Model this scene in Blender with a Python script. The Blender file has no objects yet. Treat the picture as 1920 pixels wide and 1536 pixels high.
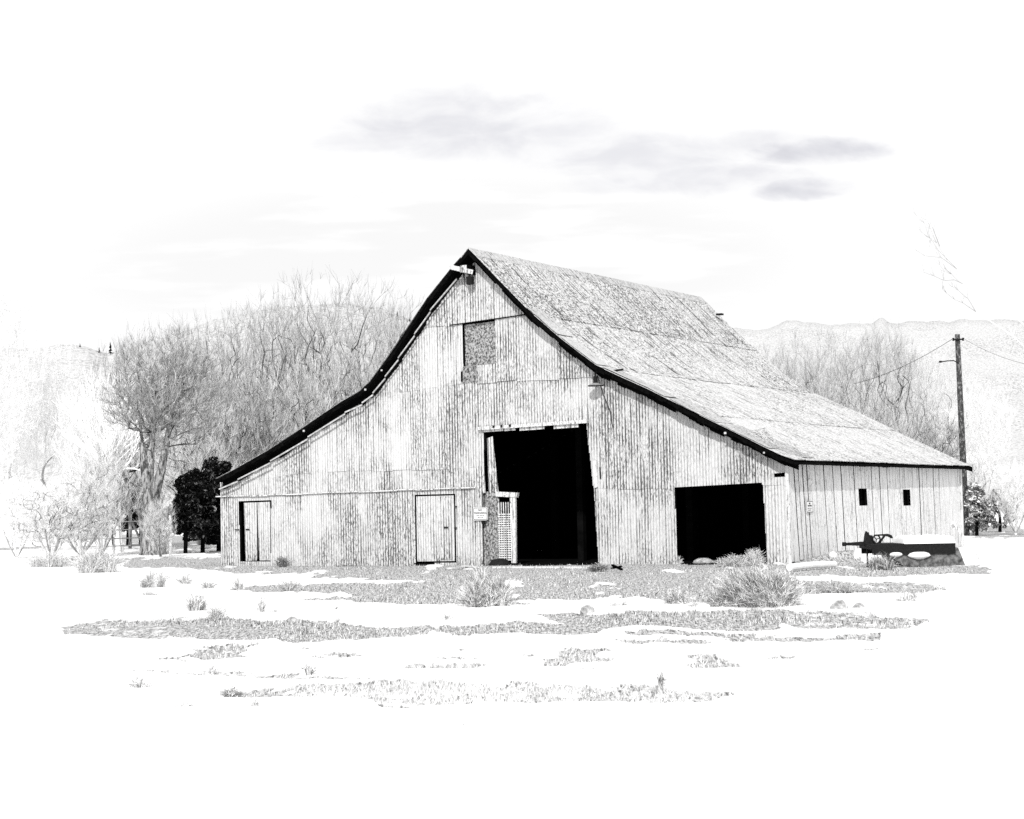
import bpy, math, random
import numpy as np
from mathutils import Matrix, Vector
from math import radians, sin, cos, pi, atan, sqrt

# ------------------------------------------------------------------ camera
W0, H0, FPX = 1920., 1536., 3510.
EYE = 1.6
ROLL = radians(1.14)
PITCH = atan((955 - 768) / FPX)
F = np.array([0, cos(PITCH), sin(PITCH)])
R0 = np.array([1., 0, 0]); U0 = np.cross(R0, F)
R = R0 * cos(ROLL) - U0 * sin(ROLL)
U = U0 * cos(ROLL) + R0 * sin(ROLL)
CAM = np.array([0, 0, EYE])
sc = bpy.context.scene
col = sc.collection
cd = bpy.data.cameras.new('camera'); cam = bpy.data.objects.new('camera', cd); col.objects.link(cam)
cam.matrix_world = Matrix(((R[0], U[0], -F[0], 0), (R[1], U[1], -F[1], 0), (R[2], U[2], -F[2], EYE), (0, 0, 0, 1)))
cd.sensor_width = 36; cd.lens = 36 * FPX / W0; cd.clip_start = .1; cd.clip_end = 6000
sc.camera = cam
sc.render.engine = 'CYCLES'
sc.cycles.use_denoising = False
sc.cycles.max_bounces = 5; sc.cycles.diffuse_bounces = 3; sc.cycles.transparent_max_bounces = 4
sc.view_settings.view_transform = 'Standard'; sc.view_settings.look = 'None'
sc.view_settings.gamma = 1
sc.view_settings.exposure = 0.05

# ------------------------------------------------------------------ sky and sun
SUN_EL, SUN_AZ = 35, 188          # degrees; azimuth clockwise from +Y
w = bpy.data.worlds.new("World"); sc.world = w; w.use_nodes = True
nt = w.node_tree; nt.nodes.clear()


class G:
    """small node-graph helper"""
    def __init__(s, nt): s.nt = nt
    def n(s, t, **kw):
        o = s.nt.nodes.new(t)
        for k, v in kw.items(): setattr(o, k, v)
        return o
    def setin(s, o, i, v):
        if hasattr(v, 'is_linked') or isinstance(v, bpy.types.NodeSocket): s.nt.links.new(v, o.inputs[i])
        else: o.inputs[i].default_value = v
    def m(s, op, a, b=None, c=None, clamp=False):
        o = s.n('ShaderNodeMath', operation=op, use_clamp=clamp)
        s.setin(o, 0, a)
        if b is not None: s.setin(o, 1, b)
        if c is not None: s.setin(o, 2, c)
        return o.outputs[0]
    def vscale(s, v, x, y, z):
        o = s.n('ShaderNodeVectorMath', operation='MULTIPLY'); s.setin(o, 0, v); o.inputs[1].default_value = (x, y, z)
        return o.outputs[0]
    def noise(s, v, scale, detail=2, rough=.5, dist=0):
        o = s.n('ShaderNodeTexNoise'); s.setin(o, 'Vector', v)
        o.inputs['Scale'].default_value = scale; o.inputs['Detail'].default_value = detail
        o.inputs['Roughness'].default_value = rough; o.inputs['Distortion'].default_value = dist
        return o.outputs[0]
    def ramp(s, f, a, b, lo=0., hi=1.):
        o = s.n('ShaderNodeMapRange', interpolation_type='SMOOTHSTEP'); s.setin(o, 0, f)
        o.inputs[1].default_value = a; o.inputs[2].default_value = b; o.inputs[3].default_value = lo; o.inputs[4].default_value = hi
        return o.outputs[0]
    def mix(s, f, a, b):
        o = s.n('ShaderNodeMix', data_type='FLOAT'); s.setin(o, 0, f); s.setin(o, 2, a); s.setin(o, 3, b)
        return o.outputs[0]
    def sep(s, v):
        o = s.n('ShaderNodeSeparateXYZ'); s.setin(o, 0, v); return o.outputs
    def grey(s, v, tint=(1, 1, 1)):
        o = s.n('ShaderNodeCombineColor')
        for i in range(3): s.setin(o, i, s.m('MULTIPLY', v, tint[i]) if tint[i] != 1 else v)
        return o.outputs[0]


g = G(nt)
sky = g.n('ShaderNodeTexSky', sky_type='NISHITA'); sky.sun_disc = False
sky.sun_elevation = radians(SUN_EL); sky.sun_rotation = radians(SUN_AZ)
bw = g.n('ShaderNodeRGBToBW'); nt.links.new(sky.outputs[0], bw.inputs[0])
tc = g.n('ShaderNodeTexCoord'); X, Y, Z = g.sep(tc.outputs['Generated'])[0:3]
Yp = g.m('MAXIMUM', Y, .05)
ax = g.m('DIVIDE', X, Yp); az = g.m('DIVIDE', Z, Yp)


def skypos(px, py):
    d = F * FPX + R * (px - 960) - U * (py - 768)
    return d[0] / d[1], d[2] / d[1]


cv = g.n('ShaderNodeCombineXYZ'); g.setin(cv, 0, g.m('MULTIPLY', ax, 16)); g.setin(cv, 2, g.m('MULTIPLY', az, 40))
n1 = g.noise(cv.outputs[0], 1.0, 6, .62, .6)
n2 = g.noise(cv.outputs[0], 1.9, 4, .5, .3)
tot = None
for (px, py, rx, ry, k) in [(880, 235, 250, 66, .7), (700, 262, 110, 24, .55), (720, 270, 120, 18, .5), (1010, 250, 160, 60, .55), (1200, 290, 200, 48, .62), (1010, 195, 90, 28, .5),
                            (1330, 335, 240, 30, .7), (1120, 345, 70, 20, .35), (1530, 285, 130, 28, 1.0), (1430, 265, 110, 24, .55), (1500, 352, 115, 24, 1.0)]:
    cx_, cz_ = skypos(px, py)
    dx = g.m('DIVIDE', g.m('SUBTRACT', ax, cx_), rx / FPX)
    dz = g.m('DIVIDE', g.m('SUBTRACT', az, cz_), ry / FPX)
    dd = g.m('ADD', g.m('MULTIPLY', dx, dx), g.m('MULTIPLY', dz, dz))
    dd = g.m('ADD', dd, g.m('MULTIPLY', g.m('SUBTRACT', n1, .5), 3.3))
    b = g.m('MULTIPLY', g.ramp(dd, 1.6, -.3), k)
    tot = b if tot is None else g.m('MAXIMUM', tot, b)
cloud = g.m('MULTIPLY', tot, g.ramp(n2, .3, .62, .45, 1.0))
# thin overcast: nearly white everywhere, a little of the clear sky's own tone, greyer undersides of the long cloud
cx_, cz_ = skypos(820, 500)
dd = g.m('ADD', g.m('POWER', g.m('DIVIDE', g.m('SUBTRACT', ax, cx_), 780 / FPX), 2.), g.m('POWER', g.m('DIVIDE', g.m('SUBTRACT', az, cz_), 190 / FPX), 2.))
n3 = g.noise(g.vscale(cv.outputs[0], .55, 1, 1.6), 1.0, 4, .5)
veil = g.m('MULTIPLY', g.ramp(dd, 1.2, .3), g.ramp(n3, .62, .46))
base = g.m('SUBTRACT', g.mix(.93, bw.outputs[0], 10.4), g.m('MULTIPLY', veil, .85))
val = g.mix(g.m('MULTIPLY', cloud, 1.0, clamp=True), base, 6.9)
rr = g.n('ShaderNodeCombineColor')
g.setin(rr, 0, g.m('MULTIPLY', val, g.mix(cloud, 1., .99))); g.setin(rr, 1, g.m('MULTIPLY', val, g.mix(cloud, 1., .995))); g.setin(rr, 2, g.m('MULTIPLY', val, g.mix(cloud, 1., 1.06)))
bg = g.n('ShaderNodeBackground'); nt.links.new(rr.outputs[0], bg.inputs[0]); bg.inputs[1].default_value = .1
out = g.n('ShaderNodeOutputWorld'); nt.links.new(bg.outputs[0], out.inputs[0])

ld = bpy.data.lights.new('sun', 'SUN'); ld.energy = 3.2; ld.angle = radians(.5); ld.color = (1, .995, .985)
sun = bpy.data.objects.new('sun', ld); col.objects.link(sun)
sd = Vector((sin(radians(SUN_AZ)) * cos(radians(SUN_EL)), cos(radians(SUN_AZ)) * cos(radians(SUN_EL)), sin(radians(SUN_EL))))
sun.rotation_euler = sd.to_track_quat('Z', 'Y').to_euler()

# ------------------------------------------------------------------ geometry of the shot
def ray(x, y):
    return F * FPX + R * (x - 960) - U * (y - 768)
def proj(p):
    v = np.asarray(p, float) - CAM; z = v @ F
    return 960 + FPX * (v @ R) / z, 768 - FPX * (v @ U) / z
def ground(x, y, z=0.):
    d = ray(x, y); return CAM + d * (z - EYE) / d[2]
def at(x, y, dist):
    """the point a ray meets at world Y = dist"""
    d = ray(x, y); return CAM + d * dist / d[1]
C0 = ground(1484, 1058)
T30 = radians(30)
SV = np.array([sin(T30), cos(T30), 0]); UV = np.array([-cos(T30), sin(T30), 0])
UMID = 9.56
def fw(x, y, s=0.):
    """photo position on the plane of the front wall -> barn local x, z"""
    P = C0 + SV * s; d = ray(x, y); p = CAM + d * (((P - CAM) @ SV) / (d @ SV))
    return UMID - (p - C0) @ UV, p[2]
def sw(x, y, u=0.):
    """photo position on the plane of the side wall -> distance back along it, z"""
    P = C0 + UV * u; d = ray(x, y); p = CAM + d * (((P - CAM) @ UV) / (d @ UV))
    return (p - C0) @ SV, p[2]
def w2b(p):
    q = np.asarray(p, float) - C0
    return np.array([UMID - q @ UV, q @ SV, p[2]])

# ------------------------------------------------------------------ helpers
rnd = random.Random(7)
def vnoise(x, y, seed=0):
    x = np.asarray(x, float); y = np.asarray(y, float)
    xi = np.floor(x).astype(np.int64); yi = np.floor(y).astype(np.int64); fx = x - xi; fy = y - yi
    fx = fx * fx * (3 - 2 * fx); fy = fy * fy * (3 - 2 * fy)
    def h(a, b):
        n = (a * 374761393 + b * 668265263 + seed * 982451653) & 0xffffffff
        n = ((n ^ (n >> 13)) * 1274126177) & 0xffffffff
        return ((n ^ (n >> 16)) & 0xffff) / 65535.
    return (h(xi, yi) * (1 - fx) + h(xi + 1, yi) * fx) * (1 - fy) + (h(xi, yi + 1) * (1 - fx) + h(xi + 1, yi + 1) * fx) * fy
def fbm(x, y, o=4, seed=0):
    t = 0; a = .5; x = np.asarray(x, float); y = np.asarray(y, float)
    for i in range(o):
        t = t + a * vnoise(x * 2 ** i, y * 2 ** i, seed + i); a *= .5
    return t / (1 - .5 ** o)

class MB:
    def __init__(s): s.v = []; s.f = []; s.t = []; s.n = 0
    def add(s, vs, fs, tone=1.):
        s.v.extend([tuple(map(float, v)) for v in vs])
        for f in fs: s.f.append(tuple(i + s.n for i in f)); s.t.append(tone)
        s.n += len(vs)
    def box(s, a, b, tone=1.):
        (x0, y0, z0), (x1, y1, z1) = a, b
        s.add([(x0, y0, z0), (x1, y0, z0), (x1, y1, z0), (x0, y1, z0), (x0, y0, z1), (x1, y0, z1), (x1, y1, z1), (x0, y1, z1)],
              [(3, 2, 1, 0), (4, 5, 6, 7), (0, 1, 5, 4), (1, 2, 6, 5), (2, 3, 7, 6), (3, 0, 4, 7)], tone)
    def slab(s, pts, y0, y1, tone=1.):
        """polygon given as (x, z) points, thick from y0 to y1"""
        n = len(pts)
        s.add([(x, y0, z) for x, z in pts] + [(x, y1, z) for x, z in pts],
              [tuple(range(n)), tuple(range(2 * n - 1, n - 1, -1))] + [(i + n, (i + 1) % n + n, (i + 1) % n, i) for i in range(n)], tone)
    def beam(s, a, b, w_, h_, tone=1., up=(0, 0, 1)):
        a = np.array(a, float); b = np.array(b, float); d = (b - a) / np.linalg.norm(b - a)
        x = np.cross(d, up); x = x / max(np.linalg.norm(x), 1e-6); z = np.cross(x, d)
        vs = [p + x * i * w_ / 2 + z * j * h_ / 2 for p in (a, b) for i, j in ((-1, -1), (1, -1), (1, 1), (-1, 1))]
        s.add(vs, [(3, 2, 1, 0), (4, 5, 6, 7), (0, 1, 5, 4), (1, 2, 6, 5), (2, 3, 7, 6), (3, 0, 4, 7)], tone)
    def tube(s, pts, rad, sides=5, tone=1., cap=True):
        pts = np.asarray(pts, float); n = len(pts)
        rad = np.ones(n) * rad if np.isscalar(rad) else np.asarray(rad, float)
        d = np.gradient(pts, axis=0); d /= np.maximum(np.linalg.norm(d, axis=1), 1e-9)[:, None]
        ref = np.array([1., 0, 0]) if abs(d[0][0]) < .8 else np.array([0, 1., 0])
        x = np.cross(d, ref); x /= np.maximum(np.linalg.norm(x, axis=1), 1e-9)[:, None]; y = np.cross(d, x)
        a = np.arange(sides) * 2 * pi / sides
        ring = pts[:, None, :] + rad[:, None, None] * (np.cos(a)[None, :, None] * x[:, None, :] + np.sin(a)[None, :, None] * y[:, None, :])
        fs = [(i * sides + j, i * sides + (j + 1) % sides, (i + 1) * sides + (j + 1) % sides, (i + 1) * sides + j) for i in range(n - 1) for j in range(sides)]
        if cap: fs += [tuple(range(sides))[::-1], tuple((n - 1) * sides + j for j in range(sides))]
        s.add(ring.reshape(-1, 3), fs, tone)
    def lathe(s, prof, c=(0, 0, 0), sides=20, tone=1.):
        n = len(prof); c = np.array(c, float)
        vs = [c + (r_ * cos(2 * pi * k / sides), r_ * sin(2 * pi * k / sides), z_) for r_, z_ in prof for k in range(sides)]
        s.add(vs, [(i * sides + j, i * sides + (j + 1) % sides, (i + 1) * sides + (j + 1) % sides, (i + 1) * sides + j) for i in range(n - 1) for j in range(sides)], tone)
    def build(s, name, m, parent=None, smooth=False):
        me = bpy.data.meshes.new(name); me.from_pydata(s.v, [], s.f); me.update()
        a = me.attributes.new('tone', 'FLOAT', 'FACE'); a.data.foreach_set('value', np.array(s.t, dtype=np.float32))
        if smooth: me.polygons.foreach_set('use_smooth', [True] * len(me.polygons))
        me.materials.append(m)
        o = bpy.data.objects.new(name, me); col.objects.link(o)
        if parent: o.parent = parent
        return o
def tag(o, label=None, cat=None, group=None, kind=None):
    if label: o['label'] = label
    if cat: o['category'] = cat
    if group: o['group'] = group
    if kind: o['kind'] = kind
    return o
def empty(name, loc, label, cat, rz=0., group=None):
    o = bpy.data.objects.new(name, None); col.objects.link(o); o.empty_display_size = .3
    o.location = loc; o.rotation_euler = (0, 0, rz)
    return tag(o, label, cat, group)
def children(o):
    return [c for c in bpy.data.objects if c.parent == o]
def copy_tree(o, parent=None):
    c = o.copy(); col.objects.link(c)
    if parent: c.parent = parent
    for ch in children(o): copy_tree(ch, c)
    return c

# ------------------------------------------------------------------ materials
def mat(name, fn, rough=.9, bump=None, metal=0.):
    m = bpy.data.materials.new(name); m.use_nodes = True; nt = m.node_tree; nt.nodes.clear(); g = G(nt)
    co = g.n('ShaderNodeTexCoord').outputs['Object']
    tone = g.n('ShaderNodeAttribute', attribute_name='tone').outputs['Fac']
    c = fn(g, co, tone)
    b = g.n('ShaderNodeBsdfPrincipled'); o = g.n('ShaderNodeOutputMaterial')
    if c.type != 'RGBA': c = g.grey(c)
    nt.links.new(c, b.inputs['Base Color']); b.inputs['Roughness'].default_value = rough
    b.inputs['Specular IOR Level'].default_value = 0. if rough >= 1 else .12; b.inputs['Metallic'].default_value = metal
    if bump:
        bp = g.n('ShaderNodeBump'); bp.inputs['Strength'].default_value = bump[1]; bp.inputs['Distance'].default_value = bump[2]
        nt.links.new(g.noise(co, bump[0], 4, .6), bp.inputs['Height']); nt.links.new(bp.outputs[0], b.inputs['Normal'])
    nt.links.new(b.outputs[0], o.inputs[0]); return m
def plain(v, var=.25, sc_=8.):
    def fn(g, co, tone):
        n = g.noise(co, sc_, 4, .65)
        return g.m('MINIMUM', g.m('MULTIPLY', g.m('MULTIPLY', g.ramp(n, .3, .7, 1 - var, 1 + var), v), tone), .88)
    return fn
PITCHC = .09
def f_wall(g, co, tone):
    x, y, z = g.sep(co)[0:3]
    wob = g.m('MULTIPLY', g.noise(g.vscale(co, 1.3, 0, .12), 1.0, 3), .10)
    val = g.m('SINE', g.m('MULTIPLY', g.m('ADD', x, wob), 2 * pi / PITCHC))
    valley = g.ramp(val, .05, .9)  # valleys darkened in colour: dirt that also stands in for rib shading
    st = g.ramp(g.noise(g.vscale(co, 9, 1, .8), 1.0, 5, .7), .38, .60)            # runs of grime down the ribs
    big = g.ramp(g.noise(g.vscale(co, .8, 1, .45), 1.0, 4, .6), .40, .62)           # weathered areas
    sp = g.ramp(g.noise(g.vscale(co, 34, 34, 9), 1.0, 4, .75), .46, .62)           # pitting
    dark = g.m('ADD', g.m('MULTIPLY', valley, g.m('ADD', .04, g.m('MULTIPLY', g.m('MULTIPLY', st, g.m('ADD', .45, big)), 1.1))),
               g.m('MULTIPLY', sp, g.m('ADD', .27, g.m('MULTIPLY', big, .58))))
    foot = g.ramp(g.m('ADD', z, g.m('MULTIPLY', g.noise(g.vscale(co, 2, 2, .4), 1, 3), .5)), .75, .15)     # splashed mud line
    dark = g.m('ADD', dark, g.m('MULTIPLY', g.m('MULTIPLY', foot, sp), .5))
    dark = g.m('MINIMUM', g.m('MULTIPLY', dark, g.m('SUBTRACT', 2.0, tone)), .93)
    return g.mix(dark, .62, .035)
def f_roof(g, co, tone):
    x, y, z = g.sep(co)[0:3]
    streak = g.m('MULTIPLY', g.ramp(g.noise(g.vscale(co, .9, 10, .3), 1.0, 4, .6), .555, .66), g.ramp(g.noise(g.vscale(co, 2.2, 2.6, 2.), 1., 3), .38, .56))
    streak2 = g.ramp(g.noise(g.vscale(co, 1.6, 24, .5), 1.0, 2, .5), .56, .68)
    sp = g.ramp(g.noise(g.vscale(co, 14, 24, 14), 1.0, 3, .8), .44, .62)
    big = g.ramp(g.noise(g.vscale(co, .35, .22, .3), 1.0, 4, .6), .35, .65)
    dark = g.m('ADD', g.m('MULTIPLY', g.m('MAXIMUM', g.m('MULTIPLY', streak, .8), g.m('MULTIPLY', streak2, .45)), .9), g.m('MULTIPLY', sp, g.m('ADD', .42, g.m('MULTIPLY', big, .40))))
    dark = g.m('MINIMUM', g.m('MULTIPLY', dark, g.m('SUBTRACT', 2.0, tone)), .93)
    return g.mix(dark, .56, .04)
def f_board(g, co, tone):
    gr = g.ramp(g.noise(g.vscale(co, 22, 22, 1.2), 1.0, 4, .65), .5, .68)
    sp = g.ramp(g.noise(g.vscale(co, 20, 20, 12), 1.0, 3, .8), .5, .68)
    dark = g.m('MULTIPLY', g.m('ADD', g.m('MULTIPLY', gr, .62), g.m('MULTIPLY', g.m('MULTIPLY', sp, g.ramp(g.noise(co, .7, 4), .35, .65, .6, 1.3)), .52)), g.m('SUBTRACT', 2.0, tone))
    return g.mix(g.m('MINIMUM', dark, .9), .70, .07)
def f_ground(g, co, tone):
    bare = g.n('ShaderNodeAttribute', attribute_name='bare').outputs['Fac']
    br = g.noise(g.vscale(co, 3.5, 1.0, 1), 1.0, 6, .75)
    edge = g.ramp(g.m('ADD', bare, g.m('MULTIPLY', g.m('SUBTRACT', br, .5), 1.9)), .36, .60)
    dirt = g.mix(g.ramp(g.noise(g.vscale(co, 24, 3.0, 1), 1.0, 4, .8), .40, .62), .60, .11)
    snow = g.ramp(g.noise(co, 3., 3), .3, .7, .84, .9)
    return g.mix(edge, snow, dirt)
def f_snow(g, co, tone): return g.ramp(g.noise(co, 6., 3), .3, .7, .84, .9)
def f_bark(g, co, tone):
    n = g.noise(g.vscale(co, 9, 9, 2.2), 1.0, 4, .7)
    return g.m('MULTIPLY', g.ramp(n, .38, .62, .05, .42), tone)
def f_hill(g, co, tone):
    a = g.ramp(g.noise(g.vscale(co, .8, .3, 1.1), 1.0, 3, .8), .46, .62)
    b_ = g.ramp(g.noise(co, .02, 4, .6), .4, .62)
    return g.mix(g.m('MULTIPLY', a, g.m('ADD', .40, g.m('MULTIPLY', b_, .3))), .58, .16)

M = {}
M['wall'] = mat('weathered_corrugated_tin', f_wall, .7, metal=0)
M['roof'] = mat('roof_tin', f_roof, .7)
M['board'] = mat('grey_barn_board', f_board, .95, (30, .3, .01))
M['door'] = mat('door_board', f_board, .95)
M['darkwood'] = mat('dark_timber_and_shade', plain(.004, .5, 12), 1.)  # dark wood, near-black so gable boards also hold the roof-edge shadow
M['interior'] = mat('shade_dark_timber', plain(.006, .4, 5), 1.)  # dimness of the inside and undersides put into the timber colour
M['soil'] = mat('shade_dark_soil', plain(.007, .4, 3), 1.)  # shade behind the openings put into the floor colour
M['ground'] = mat('snow_and_dead_grass', f_ground, .95)
M['snow'] = mat('snow', f_snow, .9)
M['hill'] = mat('snowy_scrub_hillside', f_hill, 1.)
M['bark'] = mat('furrowed_bark', f_bark, .95)
M['twig'] = mat('twig_bark', plain(.13, .35, 3), .95)
M['midtwig'] = mat('brown_grey_twig', plain(.17, .3, 3), .95)
M['palegrey'] = mat('pale_grey_twig', plain(.42, .2, 3), .95)
M['greytwig'] = mat('grey_twig', plain(.34, .3, 3), .95)
M['faded'] = mat('faded_twig', plain(.86, .04, 3), .9)  # white haze towards the edges put into the twig colour
M['palebark'] = mat('pale_bark', plain(.8, .1, 5), .9)
M['needle'] = mat('dark_juniper_foliage', plain(.012, .7, 1.7), 1.)
M['needlegrey'] = mat('grey_evergreen_foliage', plain(.22, .6, 2.), 1.)
M['grass'] = mat('dead_grass', plain(.40, .3, 2), .95)
M['stem'] = mat('dry_brush_stem', plain(.48, .3, 4), .95)
M['palestem'] = mat('pale_brush_stem', plain(.75, .1, 4), .95)
M['iron'] = mat('black_rusted_iron', plain(.012, .4, 20), .7)
M['greyiron'] = mat('grey_galvanised_steel', plain(.3, .25, 14), .6)
M['sign'] = mat('white_sign_enamel', plain(.72, .06, 20), .5)
M['ink'] = mat('black_sign_lettering', plain(.02, .1, 10), .7)
M['stone'] = mat('field_stone', plain(.4, .5, 9), .95, (12, .6, .05))
M['screen'] = mat('old_board_infill', lambda g, co, t: g.mix(g.ramp(g.noise(g.vscale(co, 18, 18, 12), 1., 3, .8), .40, .60), .42, .05), .95)
M['pole'] = mat('creosote_pole', lambda g, co, t: g.mix(g.ramp(g.noise(g.vscale(co, 14, 14, 5), 1., 3, .8), .5, .66), .04, .26), .95)
M['purlin'] = mat('bleached_purlin_end', plain(.45, .3, 9), .95)
M['hay'] = mat('loose_hay', lambda g, co, t: g.mix(g.ramp(g.noise(co, 30., 3, .8), .4, .6), .45, .05), 1.)
M['grime'] = mat('caked_grime', plain(.13, .7, 7), 1.)
M['wire'] = mat('dark_cable', plain(.05, .2, 3), .7)

# ------------------------------------------------------------------ ground (one sheet to the horizon)
def gh(x, y):
    """land height at world x, y"""
    b = 0.
    for (mx, my, rx, ry, h) in MOUNDS:
        b = b + h * np.exp(-(((x - mx) / rx) ** 2 + ((y - my) / ry) ** 2))
    return b
p1 = ground(1600, 1056)
MOUNDS = [(p1[0], p1[1] + .8, 1.1, 1.0, .30), (p1[0] + 1.6, p1[1] + 1.6, 1.6, 1.0, .15)]

BARE = [  # (strength, outline in the photo) dead grass and dirt left by the melting snow
    (1, [(235, 1046), (415, 1046), (415, 1040), (1500, 1040), (1560, 1048), (1640, 1058), (1850, 1062), (1840, 1078), (1700, 1083), (1500, 1082), (1490, 1110), (1500, 1125), (1330, 1130), (1235, 1126), (1200, 1123), (960, 1124), (990, 1137), (880, 1142), (850, 1132), (620, 1130), (540, 1125), (660, 1121), (630, 1116), (410, 1113), (480, 1101), (640, 1096), (840, 1090), (700, 1085), (560, 1080), (390, 1071), (240, 1063)]),
    (.9, [(1290, 1090), (1500, 1090), (1700, 1092), (1740, 1098), (1600, 1112), (1490, 1116), (1300, 1120)]),
    (.7, [(1380, 1100), (1760, 1100), (1790, 1112), (1500, 1118)]),
    (.62, [(110, 1172), (330, 1160), (420, 1158), (330, 1205), (120, 1198)]),
    (1, [(320, 1164), (400, 1160), (560, 1168), (700, 1177), (800, 1176), (960, 1172), (1060, 1168), (980, 1157), (1080, 1150), (1190, 1146), (1400, 1146), (1500, 1150), (1470, 1184), (1330, 1184), (1180, 1182), (1110, 1192), (1000, 1191), (870, 1190), (790, 1184), (800, 1194), (700, 1203), (560, 1207), (510, 1200), (340, 1202)]),
    (.6, [(1440, 1148), (1600, 1150), (1740, 1160), (1700, 1184), (1500, 1182)]),
    (.9, [(1180, 1190), (1300, 1188), (1470, 1191), (1460, 1199), (1300, 1200), (1190, 1196)]),
    (.8, [(1150, 1202), (1260, 1202), (1300, 1208), (1200, 1210)]),
    (.9, [(1280, 1236), (1340, 1231), (1370, 1240), (1330, 1249)]), (.7, [(1410, 1235), (1480, 1232), (1490, 1243), (1430, 1244)]),
    (.58, [(225, 1258), (400, 1257), (560, 1266), (740, 1271), (690, 1279), (500, 1274), (240, 1264)]),
    (.60, [(500, 1290), (600, 1285), (760, 1277), (960, 1281), (1300, 1293), (1400, 1305), (1300, 1320), (1130, 1326), (900, 1322), (700, 1324), (640, 1316), (400, 1310), (430, 1302)]),
    (.9, [(790, 1231), (860, 1233), (915, 1237), (860, 1239)]), (.9, [(860, 1251), (910, 1250), (905, 1254), (870, 1255)]),
    (.8, [(1100, 1236), (1150, 1232), (1140, 1241), (1105, 1242)]), (.8, [(980, 1230), (1010, 1229), (1005, 1236), (985, 1236)]),
    (.8, [(370, 1216), (440, 1212), (450, 1219), (420, 1222)]), (.8, [(570, 1218), (605, 1217), (600, 1221), (575, 1222)]),
    (.7, [(690, 1324), (780, 1326), (770, 1330), (700, 1330)]),
    (.8, [(80, 1048), (240, 1043), (235, 1062), (150, 1066), (40, 1060)]),
    (.8, [(200, 1000), (340, 1002), (412, 1006), (412, 1030), (300, 1031), (230, 1024)]),
    (.8, [(1810, 985), (1900, 985), (1960, 1010), (1820, 1010)]),
]
def inpoly(px, py, poly):
    ins = np.zeros(px.shape, bool); n = len(poly); j = n - 1
    for i in range(n):
        xi, yi = poly[i]; xj, yj = poly[j]
        if yi != yj:
            c = ((yi > py) != (yj > py)) & (px < (xj - xi) * (py - yi) / (yj - yi) + xi); ins ^= c
        j = i
    return ins
def bare_at(x, y):
    P = np.stack([x, y, np.zeros_like(x)], -1) - CAM
    zc = P @ F; ok = zc > 2; zc = np.where(ok, zc, 2)
    px = 960 + FPX * (P @ R) / zc; py = 768 - FPX * (P @ U) / zc
    dist = np.hypot(x, y)
    wx = (fbm(x * .9, y * .45, 4, 3) - .5) * 60; wy = (fbm(x * 1.6, y * .5, 4, 9) - .5) * (11 + 200 / np.maximum(dist, 8))
    m = np.zeros_like(x)
    for k, poly in BARE:
        a_ = 0.
        for ox, oy, wt in ((0, 0, .4), (9, 1.4, .15), (-9, -1.4, .15), (5, -2.8, .15), (-5, 2.8, .15)): a_ = a_ + wt * inpoly(px + wx + ox, py + wy + oy, poly)
        m = np.maximum(m, a_ * k)
    # melt streaks: thin dashes of grass through the snow of the middle field
    st = fbm(x * 1.5, y * 1.1, 4, 21)
    fld = (py > 1192) & (py < 1258) & (px > 300) & (px < 1650)
    m = np.maximum(m, fld * np.clip((st - .56) * 12, 0, .9))
    hole = fbm(x * 1.3, y * .22, 4, 33)
    m = m * (1 - np.clip((hole - .70) * 12, 0, 1) * (py < 1150))
    far = (dist > 62) & (py < 1040)
    m = np.where(far & (m < .1), np.clip((fbm(x * .25, y * .06, 4, 5) - .52) * 6, 0, .7), m)
    return np.where(ok, m, 0)
angs = np.concatenate([np.linspace(-180, -22, 30)[:-1], np.linspace(-22, 22, 700), np.linspace(22, 180, 30)[1:]])
d0 = [.6, 2, 4, 6, 8]
pys = np.arange(1560, 985, -1.6)
dm = [EYE * FPX / (p - 955.) for p in pys]
dm = [d for d in dm if d > 9]
ds = np.array(d0 + dm + [d for d in np.geomspace(dm[-1] * 1.05, 3200, 26)])
A_, D_ = np.meshgrid(np.radians(angs), ds)
gx = D_ * np.sin(A_); gy = D_ * np.cos(A_)
bare = bare_at(gx.ravel(), gy.ravel()).reshape(gx.shape)
gz = gh(gx, gy) + np.where(D_ < 140, (1 - np.clip(bare * 1.3, 0, 1)) * .045 + (fbm(gx * .35, gy * .35, 3, 2) - .5) * .07 * np.clip(D_ / 20, 0, 1), 0)
inside = np.zeros(gx.shape, bool)
q = np.stack([gx, gy], -1) - C0[:2]; uu = q @ UV[:2]; ss = q @ SV[:2]
inside = (uu > .05) & (uu < 19) & (ss > .05) & (ss < 15.5)
gz = np.where(inside, -.12, gz)
nr, nc = gx.shape
vs = np.stack([gx, gy, gz], -1).reshape(-1, 3)
ii, jj = np.meshgrid(np.arange(nr - 1), np.arange(nc - 1), indexing='ij')
fs = np.stack([ii * nc + jj, ii * nc + jj + 1, (ii + 1) * nc + jj + 1, (ii + 1) * nc + jj], -1).reshape(-1, 4)
me = bpy.data.meshes.new('ground')
me.from_pydata(vs.tolist(), [], fs.tolist() + [tuple(range(nc - 1))]); me.update()
a = me.attributes.new('bare', 'FLOAT', 'POINT'); a.data.foreach_set('value', bare.ravel().astype(np.float32))
me.polygons.foreach_set('use_smooth', [True] * len(me.polygons)); me.materials.append(M['ground'])
gr = bpy.data.objects.new('ground', me); col.objects.link(gr); tag(gr, kind='structure')

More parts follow.
